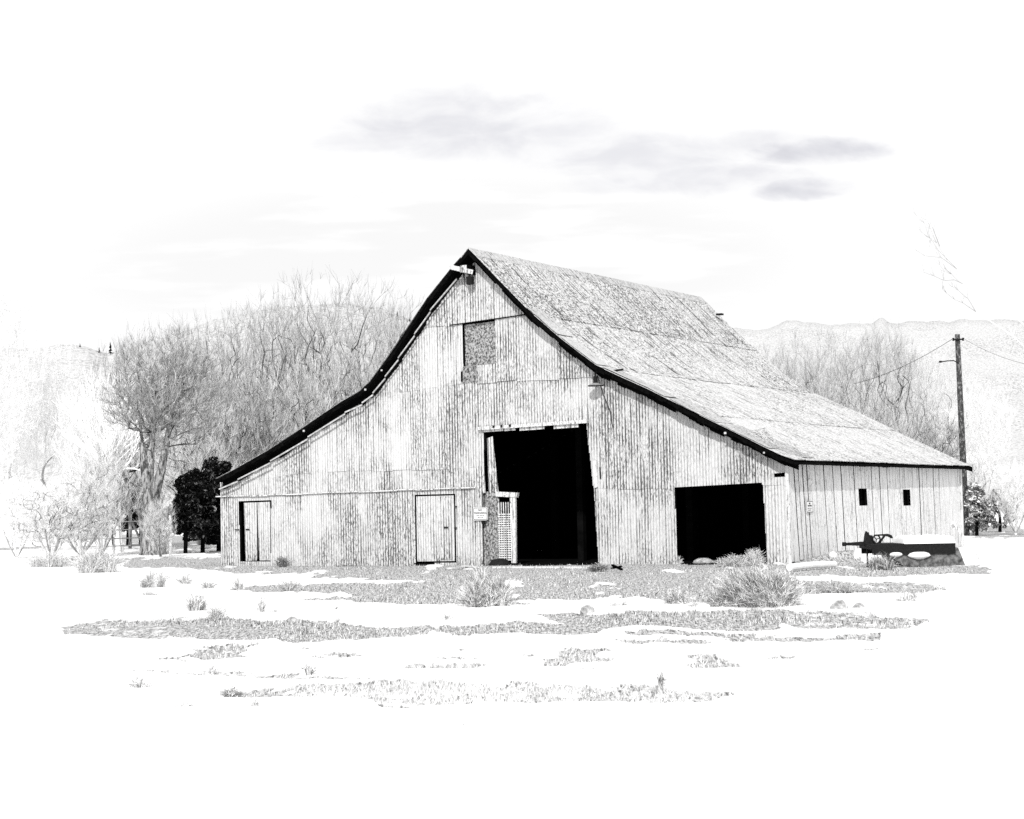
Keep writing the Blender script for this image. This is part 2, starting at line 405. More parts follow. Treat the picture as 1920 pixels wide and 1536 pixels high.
# dead grass standing on the bare ground: nobody could count it
rs = np.random.RandomState(4)
def grass_stuff(name, n, pyr, hgt, wid, tones, keep):
    px = rs.uniform(60, 1860, n); py = rs.uniform(pyr[0], pyr[1], n)
    P = np.array([ground(a_, b_) for a_, b_ in zip(px, py)])
    b_ = bare_at(P[:, 0] + rs.normal(0, .35, n), P[:, 1] + rs.normal(0, .9, n) * P[:, 1] / 45)
    q = P[:, :2] - C0[:2]; uu = q @ UV[:2]; ss = q @ SV[:2]
    ok = (b_ > keep) & (rs.rand(n) < b_) & ~((uu > -.05) & (uu < 19.3) & (ss > -.05) & (ss < 15.6))
    P = P[ok]; k = len(P)
    h = rs.uniform(hgt[0], hgt[1], k) * (0.6 + .8 * vnoise(P[:, 0] * 1.5, P[:, 1] * .7, 8)); wd = rs.uniform(wid[0], wid[1], k)
    z = gh(P[:, 0], P[:, 1]) - .02; ang = rs.uniform(0, pi, k); lean = rs.normal(0, .35, (k, 2))
    cx, sx = np.cos(ang) * wd / 2, np.sin(ang) * wd / 2
    b0 = np.stack([P[:, 0] - cx, P[:, 1] - sx, z], -1); b1 = np.stack([P[:, 0] + cx, P[:, 1] + sx, z], -1)
    t0 = np.stack([P[:, 0] + lean[:, 0] * h, P[:, 1] + lean[:, 1] * h, z + h], -1)
    V = np.stack([b0, b1, t0], 1).reshape(-1, 3)
    me = bpy.data.meshes.new(name); me.from_pydata(V.tolist(), [], np.arange(3 * k).reshape(-1, 3).tolist()); me.update()
    tn = rs.choice(tones, k); qd = np.hypot(P[:, 0], P[:, 1]); tn = tn + (2.2 - tn) * np.clip((26 - qd) / 12, 0, .75)      # the nearest grass is paler, the fade to white put into its tone
    a = me.attributes.new('tone', 'FLOAT', 'FACE'); a.data.foreach_set('value', tn.astype(np.float32))
    me.materials.append(M['grass'])
    o = bpy.data.objects.new(name, me); col.objects.link(o); return o
tag(grass_stuff('dead_grass', 150000, (1044, 1330), (.02, .09), (.008, .02), [.12, .3, 1., 1.8, 2.4], .3), 'short dead grass on the bare strips between the snow patches', 'grass', kind='stuff')

# ------------------------------------------------------------------ hills
def ridge(name, prof, dist, depth, dz, seed):
    """a range whose crest follows the photo's skyline, standing at its own distance with slopes both ways"""
    xs = np.arange(prof[0][0], prof[-1][0] + .1, 4.)
    ys = np.interp(xs, [p[0] for p in prof], [p[1] for p in prof]) + (vnoise(xs / 9., xs * 0, seed) - .5) * 2.2 + (vnoise(xs / 33., xs * 0, seed + 1) - .5) * 3
    rows = 26; V = []; Fc = []; nx = len(xs)
    crest = np.array([at(x_, y_, dist) for x_, y_ in zip(xs, ys)])
    for r_ in range(rows + 8):
        t = r_ / rows
        if t <= 1:
            yy = dist - depth * (1 - t); prof_h = t ** 1.25
        else:
            yy = dist + (t - 1) * depth * 2.2; prof_h = max(0, 1 - (t - 1) * 3.4)
        sc_ = yy / dist
        xx = crest[:, 0] * (sc_ * .5 + .5) if t <= 1 else crest[:, 0]
        xx = crest[:, 0] * sc_ if t <= 1 else crest[:, 0] * sc_
        n_ = (fbm(xx / (depth * .12), np.full_like(xx, yy) / (depth * .16), 4, seed + 5) - .5) * dz * (1 - abs(2 * min(t, 1) - 1)) * 1.6
        zz = np.maximum(crest[:, 2], 3) * prof_h + n_ * (t < 1) - (4 if r_ == 0 else 0)
        V.append(np.stack([xx, np.full_like(xx, yy), zz], -1))
    V = np.concatenate(V).tolist(); R_ = rows + 8
    for i in range(R_ - 1):
        for j in range(nx - 1): Fc.append((i * nx + j, i * nx + j + 1, (i + 1) * nx + j + 1, (i + 1) * nx + j))
    me = bpy.data.meshes.new(name); me.from_pydata(V, [], Fc); me.update(); me.polygons.foreach_set('use_smooth', [True] * len(Fc))
    me.materials.append(M['hill']); o = bpy.data.objects.new(name, me); col.objects.link(o)
    return tag(o, kind='structure')
ridge('mountains', [(900, 640), (1200, 625), (1380, 615), (1420, 619), (1445, 614), (1470, 602), (1490, 600), (1510, 606), (1530, 605), (1560, 609), (1600, 607), (1632, 607), (1650, 595), (1656, 596), (1670, 606), (1690, 607), (1705, 602), (1740, 604), (1760, 602), (1780, 604), (1800, 597), (1830, 599), (1900, 600), (2050, 606), (2200, 600), (2500, 606), (2900, 590), (3400, 612), (4200, 600), (4800, 660)], 1500, 700, 18, 3)
ridge('hill', [(-2600, 760), (-1900, 640), (-1300, 690), (-800, 610), (-450, 655), (-200, 660), (60, 652), (110, 645), (150, 647), (200, 662), (300, 640), (400, 600), (520, 575), (640, 570), (715, 577), (745, 590), (775, 601), (850, 625), (1000, 660), (1200, 720), (1350, 800), (1500, 900)], 620, 330, 8, 11)

# ------------------------------------------------------------------ the barn
BASE = C0 + UV * UMID
barn = empty('barn', BASE, 'big weathered tin-sided barn with a steep flared gable roof and an open black doorway', 'barn', -T30)
OV = .45
prof = [(-9.45, 2.73), (-8.7, 3.02), (-7.42, 3.56), (-5.98, 4.25), (-4.58, 4.96), (-3.95, 5.22), (-3.55, 5.5), (-3.1, 5.97), (-2.62, 6.5), (-2.03, 7.18),
        (-1.46, 7.85), (-.52, 8.76), (0, 9.2), (.9, 8.3), (1.86, 7.34), (2.95, 6.42), (3.55, 5.96), (4.1, 5.55), (4.8, 5.22), (5.7, 4.8), (7.34, 3.95), (8.57, 3.34), (9.5, 2.87), (9.86, 2.73)]
PX = np.array([p[0] for p in prof]); PZ = np.array([p[1] for p in prof])
def roofz(x): return float(np.interp(x, PX, PZ))
YB0, YB1 = -OV, 15.95
DEPTH = 15.5

def build_roof():
    """corrugated sheets laid in courses from eave to ridge, each lapping the one below"""
    # sample across
    xs = []
    for i in range(len(prof) - 1):
        n = max(1, int((PX[i + 1] - PX[i]) / .45)); xs += [PX[i] + (PX[i + 1] - PX[i]) * k / n for k in range(n)]
    xs.append(PX[-1]); xs = np.array(xs)
    ys = np.arange(YB0, YB1 + .01, PITCHC / 4)
    V = []; Fc = []; T = []
    courses = [(-9.45, -7.0), (-7.0, -4.25), (-4.25, -2.3), (-2.3, 0.0), (0.0, 2.15), (2.15, 4.35), (4.35, 7.2), (7.2, 9.86)]
    rr_ = np.random.RandomState(3); nb = 0
    ctone = {0: .9, 1: .85, 2: .8, 3: .75, 4: .30, 5: .70, 6: 1.1, 7: 1.2}
    for ci, (xa, xb) in enumerate(courses):
        cx = np.array(sorted(set([xa, xb] + [x_ for x_ in xs if xa < x_ < xb])))
        zz = np.interp(cx, PX, PZ)
        upper = xa if abs(xa) < abs(xb) else xb; lower = xb if upper == xa else xa
        lift = .004 + .02 * np.clip(1 - abs(cx - lower) / .9, 0, 1)      # the lower edge rides on the next course
        sheet = np.floor((ys + 20) / .66).astype(int); jit = rr_.uniform(-.004, .012, 60)[sheet - sheet.min()]
        st = rr_.uniform(-.16, .16, 60)[sheet - sheet.min()]
        wav = .016 * np.sin(2 * pi * ys / PITCHC)
        sag = .05 * (fbm(np.add.outer(cx * .25, ys * 0), np.add.outer(cx * 0, ys * .3), 3, 4) - .5)
        low = cx + 0 * cx
        G_ = np.zeros((len(cx), len(ys), 3))
        G_[:, :, 0] = cx[:, None]; G_[:, :, 1] = ys[None, :]
        G_[:, :, 2] = zz[:, None] + (lift[:, None] + wav[None, :] + jit[None, :]) + sag
        if abs(lower) > 9: G_[np.argmax(abs(cx)), :, 0] += np.sign(lower) * (rr_.uniform(-.03, .05, 60)[sheet - sheet.min()])
        n0, n1_ = len(cx), len(ys)
        V.append(G_.reshape(-1, 3))
        for i in range(n0 - 1):
            for j in range(n1_ - 1):
                Fc.append((nb + i * n1_ + j, nb + (i + 1) * n1_ + j, nb + (i + 1) * n1_ + j + 1, nb + i * n1_ + j + 1)); T.append(ctone[ci] + st[j])
        nb += n0 * n1_
    b = MB(); b.v = [tuple(v) for v in np.concatenate(V).tolist()]; b.f = Fc; b.t = T; b.n = nb
    return b.build('roof', M['roof'], barn)
roof = build_roof()
# dark plank deck and rafters under the tin
b = MB()
for i in range(len(prof) - 1):
    (x0, z0), (x1, z1) = prof[i], prof[i + 1]
    b.slab([(x0, z0 - .03), (x1, z1 - .03), (x1, z1 - .10), (x0, z0 - .10)], YB0 + .04, YB1 - .03)
b.build('roof_deck', M['interior'], roof)
b = MB()
for i in range(len(prof) - 1):                                              # ridge cap
    pass
b.slab([(-.26, 8.97), (0, 9.235), (.26, 8.985), (.26, 8.96), (0, 9.205), (-.26, 8.945)], YB0 - .01, YB1)
b.build('ridge_cap', M['roof'], roof)

# rake boards that follow the gable edge (front), ragged; their black colour carries the eave shadow
rk = random.Random(5)
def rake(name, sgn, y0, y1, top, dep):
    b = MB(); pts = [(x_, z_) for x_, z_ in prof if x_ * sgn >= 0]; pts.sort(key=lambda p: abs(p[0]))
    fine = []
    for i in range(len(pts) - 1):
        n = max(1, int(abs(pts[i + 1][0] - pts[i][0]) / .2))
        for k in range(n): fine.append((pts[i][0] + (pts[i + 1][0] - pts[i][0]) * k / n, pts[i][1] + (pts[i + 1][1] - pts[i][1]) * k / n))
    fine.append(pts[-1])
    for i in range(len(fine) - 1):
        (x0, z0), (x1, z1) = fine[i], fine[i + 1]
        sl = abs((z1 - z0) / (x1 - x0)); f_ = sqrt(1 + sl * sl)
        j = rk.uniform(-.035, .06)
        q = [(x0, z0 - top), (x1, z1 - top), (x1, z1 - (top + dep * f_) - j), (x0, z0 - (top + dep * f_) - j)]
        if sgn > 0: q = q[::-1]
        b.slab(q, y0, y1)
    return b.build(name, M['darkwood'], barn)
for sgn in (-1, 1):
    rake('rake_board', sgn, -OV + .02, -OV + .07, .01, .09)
    rake('eave_shade_board', sgn, -.09, -.035, .09, .17)  # dark strip standing in for the shadow under the overhang
    rake('rake_board', sgn, YB1 - .07, YB1 - .02, .01, .17)
b = MB()                                                                   # lighter barge strip on the left rake
pts = [p for p in prof if p[0] <= -.3][::-1]
for i in range(len(pts) - 1):
    (x0, z0), (x1, z1) = pts[i], pts[i + 1]
    o_ = .235 if i > 6 else .25
    b.slab([(x0, z0 - o_ - .12), (x1, z1 - o_ - .06), (x1, z1 - o_ - .10), (x0, z0 - o_ - .17)], -OV + .16, -OV + .20)
b.build('barge_strip', M['purlin'], barn)
for x_ in [-6.0, -3.7, -3.1, 7.95, 9.05]:   # purlin ends
    b = MB(); z_ = roofz(x_) - .11 - rk.uniform(0, .05); r_ = rk.uniform(.018, .032)
    b.box((x_ - r_, -OV - .008, z_ - r_ * .8), (x_ + r_, -OV + .015, z_ + r_)); b.build('purlin', M['purlin'], barn)
# eave boards along the long sides
for x0, x1 in ((9.62, 9.68), (-9.36, -9.30)):
    b = MB(); n = 40
    for k in range(n):
        ya = YB0 + .1 + (YB1 - YB0 - .2) * k / n; yb = YB0 + .1 + (YB1 - YB0 - .2) * (k + 1) / n
        b.box((x0, ya, 2.69 - rk.uniform(.01, .06)), (x1, yb, 2.80))
    b.build('eave_board', M['darkwood'], barn)

# openings cut in the front wall, outlines in barn x, z
def fp(*pts): return [fw(x_, y_) for x_, y_ in pts]
O_MAIN = fp((908, 800), (1099, 790), (1123, 1064), (905, 1066))
O_MAIN = [(O_MAIN[0][0], O_MAIN[0][1]), O_MAIN[1], fw(1112, 905), (O_MAIN[2][0], -.1), (O_MAIN[3][0], -.1)]
O_CART = fp((1265, 914), (1430, 905), (1431, 925), (1434, 960), (1438, 1058), (1270, 1066)); O_CART[4] = (O_CART[4][0], -.1); O_CART[5] = (O_CART[5][0], -.1)
O_LOFT = fp((868, 607), (930, 599), (931, 682), (870, 688))
O_LDOOR = fp((447, 940), (508, 938), (508, 1053), (450, 1053))
O_MDOOR = fp((777, 928), (853, 926), (855, 1055), (779, 1056))
O_VENT = fp((1452, 888), (1471, 886), (1473, 894), (1453, 895))
OPEN = [O_MAIN, O_CART, O_LOFT, O_LDOOR, O_MDOOR, O_VENT]
def span(poly, x):
    zs = []
    n = len(poly)
    for i in range(n):
        (x0, z0), (x1, z1) = poly[i], poly[(i + 1) % n]
        if (x0 - x) * (x1 - x) <= 0 and x0 != x1: zs.append(z0 + (z1 - z0) * (x - x0) / (x1 - x0))
    return (min(zs), max(zs)) if len(zs) > 1 else None

# courses: z of each lap as a function of x, read off the photo
def lap(pts):
    q = [fw(*p) for p in pts]; return [p[0] for p in q], [p[1] for p in q]
LAPS = [lap([(415, 931), (570, 923), (893, 914), (1130, 913), (1265, 914), (1480, 905)]), lap([(415, 905), (575, 884), (893, 874), (1000, 870), (1300, 860), (1480, 850)]),
        lap([(600, 742), (710, 735), (870, 718), (985, 709), (1100, 706), (1300, 700)]), lap([(700, 622), (845, 608), (990, 590), (1150, 575)])]
XL = fw(414, 1000)[0]; XR0 = fw(1484, 1058)[0]; XR1 = fw(1476, 868)[0]
def front_wall():
    b = MB(); ws = random.Random(11)
    step = PITCHC / 4; n = int((XR0 - XL) / step)
    sheets = {}
    def sheet(course, x):
        k = (course, int((x + 20 + course * .37) / .68))
        if k not in sheets: sheets[k] = (ws.uniform(-.008, .012), ws.choice([.78, .92, 1., 1.05, 1.12, 1.25, 1.4]), ws.uniform(-.03, .03))
        return sheets[k]
    for i in range(n):
        x0 = XL + (XR0 - XL) * i / n; x1 = XL + (XR0 - XL) * (i + 1) / n; xm = (x0 + x1) / 2
        top = roofz(xm) - .06
        if xm > XR1: top = min(top, 2.7 * (XR0 - xm) / max(XR0 - XR1, .01))
        bot = -.06 + .06 * vnoise(xm * 1.4, 0, 3)
        cuts = [span(o, xm) for o in OPEN]; cuts = [c for c in cuts if c]
        ztop = [float(np.interp(xm, a_, c_)) for a_, c_ in LAPS]
        edges = [bot] + ztop + [99]
        for c_ in range(5):
            lo, hi = edges[c_], min(edges[c_ + 1], top)
            if c_ == 1 and (xm > fw(893, 900)[0]): hi = min(edges[3], top)   # right of the doorway the wall runs up in one tall course
            if c_ == 2 and (xm > fw(893, 900)[0]): continue
            if hi <= lo: continue
            off, tn, dz = sheet(c_ if not (c_ == 1 and xm > 0) else 7, xm)
            lo2 = lo + (dz if c_ else 0)
            segs = [(lo2 - (.05 if c_ else 0), hi)]
            for (ca, cb) in cuts:
                ns = []
                for (sa, sb) in segs:
                    if cb <= sa or ca >= sb: ns.append((sa, sb)); continue
                    if ca > sa: ns.append((sa, ca))
                    if cb < sb: ns.append((cb, sb))
                segs = ns
            yb_ = -.012 * c_ + off
            for sa, sb in segs:
                if sb - sa < .004: continue
                y0 = yb_ + .013 * sin(2 * pi * x0 / PITCHC); y1 = yb_ + .013 * sin(2 * pi * x1 / PITCHC)
                b.add([(x0, y0, sa), (x1, y1, sa), (x1, y1, sb), (x0, y0, sb)], [(0, 1, 2, 3)], tn)
    return b.build('front_wall', M['wall'], barn)
front = front_wall()
# the timber skin just inside the tin, full of the same openings, keeps daylight out of the laps
def inner(y0, y1):
    b = MB(); n = 240
    for i in range(n):
        x0 = XL + .05 + (XR1 - .12 - XL) * i / n; x1 = XL + .05 + (XR1 - .12 - XL) * (i + 1) / n; xm = (x0 + x1) / 2
        segs = [(-.1, roofz(xm) - .12)]
        for o in OPEN:
            c = span(o, xm)
            if not c: continue
            ns = []
            for sa, sb in segs:
                if c[1] <= sa or c[0] >= sb: ns.append((sa, sb)); continue
                if c[0] > sa: ns.append((sa, c[0]))
                if c[1] < sb: ns.append((c[1], sb))
            segs = ns
        for sa, sb in segs: b.box((x0, y0, sa), (x1, y1, sb))
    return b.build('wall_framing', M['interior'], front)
inner(.05, .11)

# side wall: single boards with gaps, two window holes, leaning in towards the front
WINS = []
for (a_, b_, c_, d_) in ((1613, 916, 1629, 948), (1695, 918, 1709, 948)):
    s0, z1 = sw(a_, b_); s1, z0 = sw(c_, d_); WINS.append((s0, s1, z0, z1))
def side_wall():
    b = MB(); ws = random.Random(21); s = .02
    while s < DEPTH:
        wd = ws.choice([.24, .3, .3, .36, .42]); e = min(s + wd, DEPTH + .02)
        gap = ws.choice([.006, .012, .02, .03, .055]); off = ws.uniform(-.012, .012); tn = ws.choice([.7, .9, 1., 1.1, 1.25])
        if s < 1.2: gap = .05
        bot = .06 + ws.uniform(-.05, .05); top = 2.74
        segs = [(bot, top)]
        parts = [(s, e - gap, bot, top)]
        for (a_, b_, c_, d_) in WINS:
            np_ = []
            for (p0, p1, q0, q1) in parts:
                if b_ <= p0 or a_ >= p1: np_.append((p0, p1, q0, q1)); continue
                if a_ > p0: np_.append((p0, a_, q0, q1))
                if b_ < p1: np_.append((b_, p1, q0, q1))
                np_.append((max(a_, p0), min(b_, p1), q0, c_)); np_.append((max(a_, p0), min(b_, p1), d_, q1))
            parts = np_
        for (p0, p1, q0, q1) in parts:
            if p1 - p0 < .01 or q1 - q0 < .01: continue
            xa = UMID + off - .045 * (1 - p0 / DEPTH) * q0; xb = UMID + off - .045 * (1 - p0 / DEPTH) * q1
            th = .008; sk = ws.uniform(-.012, .012) if q1 - q0 > 2 else 0
            v = [(xa - th, p0, q0), (xa, p0, q0), (xa, p1, q0), (xa - th, p1, q0), (xb - th, p0 + sk, q1), (xb, p0 + sk, q1), (xb, p1 + sk, q1), (xb - th, p1 + sk, q1)]
            b.add(v, [(3, 2, 1, 0), (4, 5, 6, 7), (0, 1, 5, 4), (1, 2, 6, 5), (2, 3, 7, 6), (3, 0, 4, 7)], tn)
        s = e
    return b.build('side_wall', M['board'], barn)
side = side_wall()
b = MB(); 
for (p0, p1, q0, q1) in [(.3, WINS[0][0], -.1, 2.6), (WINS[0][1], WINS[1][0], -.1, 2.6), (WINS[1][1], DEPTH, -.1, 2.6)] + [(w_[0], w_[1], -.1, w_[2]) for w_ in WINS] + [(w_[0], w_[1], w_[3], 2.6) for w_ in WINS]:
    b.box((UMID - .28, p0, q0), (UMID - .22, p1, q1))
b.build('wall_framing', M['interior'], side)
for (p0, p1, q0, q1) in WINS:                    # window: dark rough frame, no glass left
    b = MB()
    b.box((UMID - .12, p0 - .03, q0 - .03), (UMID - .09, p1 + .03, q0)); b.box((UMID - .12, p0 - .03, q1), (UMID - .09, p1 + .03, q1 + .03))
    b.box((UMID - .12, p0 - .03, q0), (UMID - .09, p0, q1)); b.box((UMID - .12, p1, q0), (UMID - .09, p1 + .03, q1))
    b.build('window', M['interior'], side)
b = MB(); b.box((XL - .02, .02, -.1), (XL + .02, DEPTH, 2.68)); b.box((XL + .02, .1, -.1), (XL + .06, DEPTH, 2.6)); b.build('left_wall', M['darkwood'], barn)
b = MB(); n = 60
for i in range(n):
    x0 = XL + .03 + (9.35 - XL) * i / n; x1 = XL + .03 + (9.35 - XL) * (i + 1) / n; b.box((x0, DEPTH - .08, -.1), (x1, DEPTH - .02, roofz((x0 + x1) / 2) - .1))
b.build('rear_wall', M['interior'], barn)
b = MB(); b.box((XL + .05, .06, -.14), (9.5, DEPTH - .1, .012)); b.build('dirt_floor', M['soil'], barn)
# posts and loft beams of the frame inside, barely visible in the dark
for x_ in (-5.2, -1.6, 1.6, 5.2):
    for y_ in (3.2, 7.4, 11.6):
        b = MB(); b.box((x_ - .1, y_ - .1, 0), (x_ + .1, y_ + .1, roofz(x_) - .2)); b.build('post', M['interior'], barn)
# white corner board at the near and far corner
b = MB()
xa, xb = XR0, XR1
b.slab([(xa - .05, -.02), (xa + .03, -.02), (xb + .03, 2.68), (xb - .05, 2.68)], -.045, -.02, .6); b.build('corner_board', M['board'], barn)
b = MB(); b.box((UMID - .02, DEPTH - .05, .05), (UMID + .045, DEPTH + .05, 2.7)); b.build('corner_board', M['board'], barn)

# ledge strip below the second course (left part), with its bracket ends
(xA, zA), (xB, zB) = fw(407, 932), fw(893, 914)
b = MB(); n = 14
for k in range(n):
    f0, f1 = k / n, (k + 1) / n; e = .012 * rk.uniform(-1, 1)
    b.beam((xA + (xB - xA) * f0, -.055, zA + (zB - zA) * f0 + e), (xA + (xB - xA) * f1, -.055, zA + (zB - zA) * f1 + e), .035, .035, .2)
b.build('ledge_strip', M['door'], barn)
# doors on the left
def leaf(name, quad, y, parent, tone=1., m='wall', gap=None):
    b = MB(); q = [fw(*p) for p in quad]
    if gap is None: b.slab([q[0], q[3], q[2], q[1]][::-1][::-1], y, y + .03, tone)
    return b.build(name, M[m], parent)
def corr_panel(name, q, y, parent, m='wall', tone=1., step=PITCHC / 4, amp=.01):
    """a sheet of corrugated tin filling the quad q = top-left, top-right, bottom-right, bottom-left"""
    b = MB(); x0, x1 = q[0][0], q[1][0]; n = max(4, int(abs(x1 - x0) / step))
    V = []
    for i in range(n + 1):
        f = i / n; xt = q[0][0] + (q[1][0] - q[0][0]) * f; zt = q[0][1] + (q[1][1] - q[0][1]) * f
        xb_ = q[3][0] + (q[2][0] - q[3][0]) * f; zb = q[3][1] + (q[2][1] - q[3][1]) * f
        yy = y + amp * sin(2 * pi * xt / PITCHC); V += [(xb_, yy, zb), (xt, yy, zt)]
    b.add(V, [(2 * i, 2 * i + 2, 2 * i + 3, 2 * i + 1) for i in range(n)], tone)
    return b.build(name, M[m], parent)
d1 = corr_panel('door', fp((456, 943), (481, 942), (481, 1051), (459, 1052)), .03, barn, tone=1.1)
d2 = corr_panel('door_board', fp((481.5, 942), (506, 941), (506.5, 1051), (485, 1051)), .028, d1, tone=1.05)
for (hx, hy) in ((461, 993),):
    b = MB(); a_ = fw(hx, hy); c_ = fw(hx + 6, hy); b.box((a_[0], -.01, a_[1] - .02), (c_[0], .01, a_[1] + .02)); b.build('handle', M['iron'], d1)
b = MB(); a_ = fw(442, 993); c_ = fw(450, 993); b.box((a_[0], -.06, a_[1] - .012), (c_[0], -.03, a_[1] + .012)); b.build('latch', M['iron'], barn)
d1 = corr_panel('door', fp((780, 931), (851, 929), (853, 1052), (782, 1053)), .01, barn, tone=1.15)
d2 = corr_panel('door_board', fp((822, 931.5), (846, 930.5), (847, 1049), (824, 1050)), -.012, d1, tone=.55)
b = MB(); a_ = fw(834, 989); c_ = fw(841, 989); b.box((a_[0], -.06, a_[1] - .02), (c_[0], -.02, a_[1] + .02)); b.build('handle', M['iron'], d1)
for yy in (950, 990):
    b = MB(); a_ = fw(853, yy); c_ = fw(858, yy); b.box((a_[0], -.05, a_[1] - .015), (c_[0], -.02, a_[1] + .015)); b.build('hinge', M['iron'], d1)
b = MB(); a_ = fw(780, 1057); c_ = fw(815, 1056); b.box((a_[0], -.10, a_[1] - .02), (c_[0], .04, a_[1] + .02)); b.build('door_sill', M['darkwood'], barn)
# boarded loft window with a darker repair sheet under it
lw = corr_panel('loft_shutter', fp((869.5, 609), (929, 602), (930, 681), (871.5, 687)), .05, barn, m='screen', amp=.002)
corr_panel('patch_sheet', fp((869, 689), (898, 686), (898, 715), (869, 717)), -.075, barn, m='screen', tone=1.)
b = MB(); a_ = fw(868.5, 697); c_ = fw(870, 716); b.slab([(a_[0] - .025, a_[1]), (a_[0] - .025, c_[1]), (a_[0] + .025, c_[1]), (a_[0] + .025, a_[1])], -.10, -.08); b.build('batten', M['darkwood'], barn)
b = MB(); p = fp((845, 609.5), (868, 606.5), (990, 589), (990, 591), (868, 608.5), (845, 611)); b.slab(p[::-1], -.085, -.07); b.build('drip_edge', M['darkwood'], barn)
# loose flap of torn tin on the right of the doorway and its board patch
b = MB(); p = fp((1113, 864), (1121, 864), (1122, 913), (1117, 915)); b.slab(p[::-1], -.055, -.03, 1.); b.build('patch_board', M['door'], barn)
b = MB(); p = fp((1125, 876), (1127, 876), (1128, 898), (1126, 898)); b.slab(p[::-1], -.05, -.02); b.build('strap_hinge', M['iron'], barn)

# sliding-door track over the doorway
b = MB(); p = fp((900, 801), (1105, 787), (1105.5, 793.5), (901, 807)); b.slab(p[::-1], -.13, -.05, .1); b.build('door_track', M['door'], barn)
b = MB()
for (xa_, xb_, dy_) in ((909, 945, 6), (947, 968, 6.5), (976, 1022, 8), (1040, 1060, 9), (1062, 1086, 9)):
    ya = 806.5 - (xa_ - 909) * .0685; yb = 806.5 - (xb_ - 909) * .0685
    p = fp((xa_, ya - 5), (xb_, yb - 5), (xb_, yb + dy_ - 2), (xa_, ya + dy_ - 2)); b.slab(p[::-1], -.055, -.03, rk.uniform(0, .5))
b.build('door_header', M['door'], barn)
for hx in (930, 945, 961):
    b = MB(); c = fw(hx, 801.5 - (hx - 909) * .0685); b.box((c[0] - .03, -.16, c[1] - .04), (c[0] + .03, -.135, c[1] + .03)); b.build('track_roller', M['iron'], barn)

# the door leaf pushed open behind the left jamb: weathered board panel and sagging tin
corr_panel('sliding_door', fp((911, 822), (922, 818), (933, 924), (914, 924)), .06, barn, m='wall', tone=.35)
corr_panel('jamb_panel', fp((903, 922), (933, 922), (937, 1050), (905, 1062)), .055, barn, m='screen', tone=1.)
corr_panel('sliding_door', fp((893, 875), (909, 874), (912, 924), (895, 924)), -.03, barn, m='wall', tone=.5)
corr_panel('jamb_sheet', fp((895, 917), (905, 917), (908, 1062), (899, 1062)), -.04, barn, m='wall', tone=.6)
b = MB(); p = fp((930, 922), (971, 924), (969, 933), (930, 931)); b.slab(p[::-1], -.02, .10, .2); gate = b.build('gate_rail', M['door'], barn)
b = MB(); p = fp((956, 932), (966, 932), (967, 1056), (959, 1056)); b.slab(p[::-1], .0, .08, .2); b.build('gate_post', M['door'], barn)
b = MB()                                     # lattice of the small gate
(xa_, za_), (xb_, zb_) = fw(934, 942), fw(958, 1050)
nx_, nz_ = 6, 21
for k in range(nx_): 
    x_ = xa_ + (xb_ - xa_) * k / (nx_ - 1); b.box((x_ - .014, .03, zb_), (x_ + .014, .045, za_), .7)
for k in range(nz_):
    z_ = zb_ + (za_ - zb_ - .35) * k / (nz_ - 1); b.box((xa_ - .02, .012, z_ - .017), (xb_ + .02, .029, z_ + .017), .7)
b.build('lattice_gate', M['door'], barn)

# hay hood beam, block and pulley under the peak
b = MB(); p0 = fw(849, 503, -.45); p1_ = fw(893, 512, -.05)
b.beam((p0[0] , -.62, p0[1] + .02), (p1_[0], -.25, p1_[1]), .09, .13, .2); b.build('hay_beam', M['door'], barn)
b = MB(); q = fp((873, 500), (885, 499), (885, 512), (873, 513)); b.slab(q[::-1], -.32, -.10, .9); b.build('beam_block', M['door'], barn)
b = MB(); q = fp((885, 499), (893, 499), (894, 516), (886, 517)); b.slab(q[::-1], -.30, -.05); b.build('beam_socket', M['darkwood'], barn)
b = MB(); q = fp((885, 521), (895, 520), (896, 534), (886, 536)); b.slab(q[::-1], -.34, -.20)
q = fp((888, 512), (891, 512), (891, 522), (888, 522)); b.slab(q[::-1], -.30, -.26); b.build('hay_pulley', M['iron'], barn)
b = MB(); c = fw(880, 518); b.tube([(c[0], -.3, c[1] + .08), (c[0] - .02, -.31, c[1] - .04), (c[0] + .03, -.3, c[1] - .12)], .018, 5); b.build('hook', M['iron'], barn)

# loose gable-edge sheets on the right slope, one corner curled up
def edge_sheet(x0, x1, y0, y1, curl, tone, name='loose_sheet'):
    n = 14; m_ = 10; b = MB(); V = []
    for i in range(n + 1):
        for j in range(m_ + 1):
            x_ = x0 + (x1 - x0) * i / n; y_ = y0 + (y1 - y0) * j / m_
            z_ = roofz(x_) + .045 + .02 * vnoise(x_ * 3, y_ * 3, 4) + (curl * max(0, 1 - math.hypot((i / n - .5) * 3.2, (1 - j / m_) * 2)) ** 1.3)
            V.append((x_, y_, z_))
    b.add(V, [(i * (m_ + 1) + j, (i + 1) * (m_ + 1) + j, (i + 1) * (m_ + 1) + j + 1, i * (m_ + 1) + j + 1) for i in range(n) for j in range(m_)], tone)
    return b.build(name, M['roof'], roof, smooth=True)
edge_sheet(4.3, 6.2, -OV - .01, .42, .0, .85); edge_sheet(6.3, 7.7, -OV - .01, .75, .12, .75); edge_sheet(7.8, 9.2, -OV - .01, 1.0, .26, .7)
edge_sheet(8.4, 9.75, .3, 1.5, .05, .75); edge_sheet(1.9, 2.9, -OV - .01, .45, .0, 1.25); edge_sheet(3.0, 4.15, -OV - .01, .3, .0, 1.3)
# small raised board at the back of the ridge
bk = fw(1350, 587, 15.4)
b = MB(); b.box((bk[0] - .12, 15.3, bk[1] - .08), (bk[0] + .10, 15.5, bk[1] - .02)); b.build('roof_vent', M['iron'], roof)

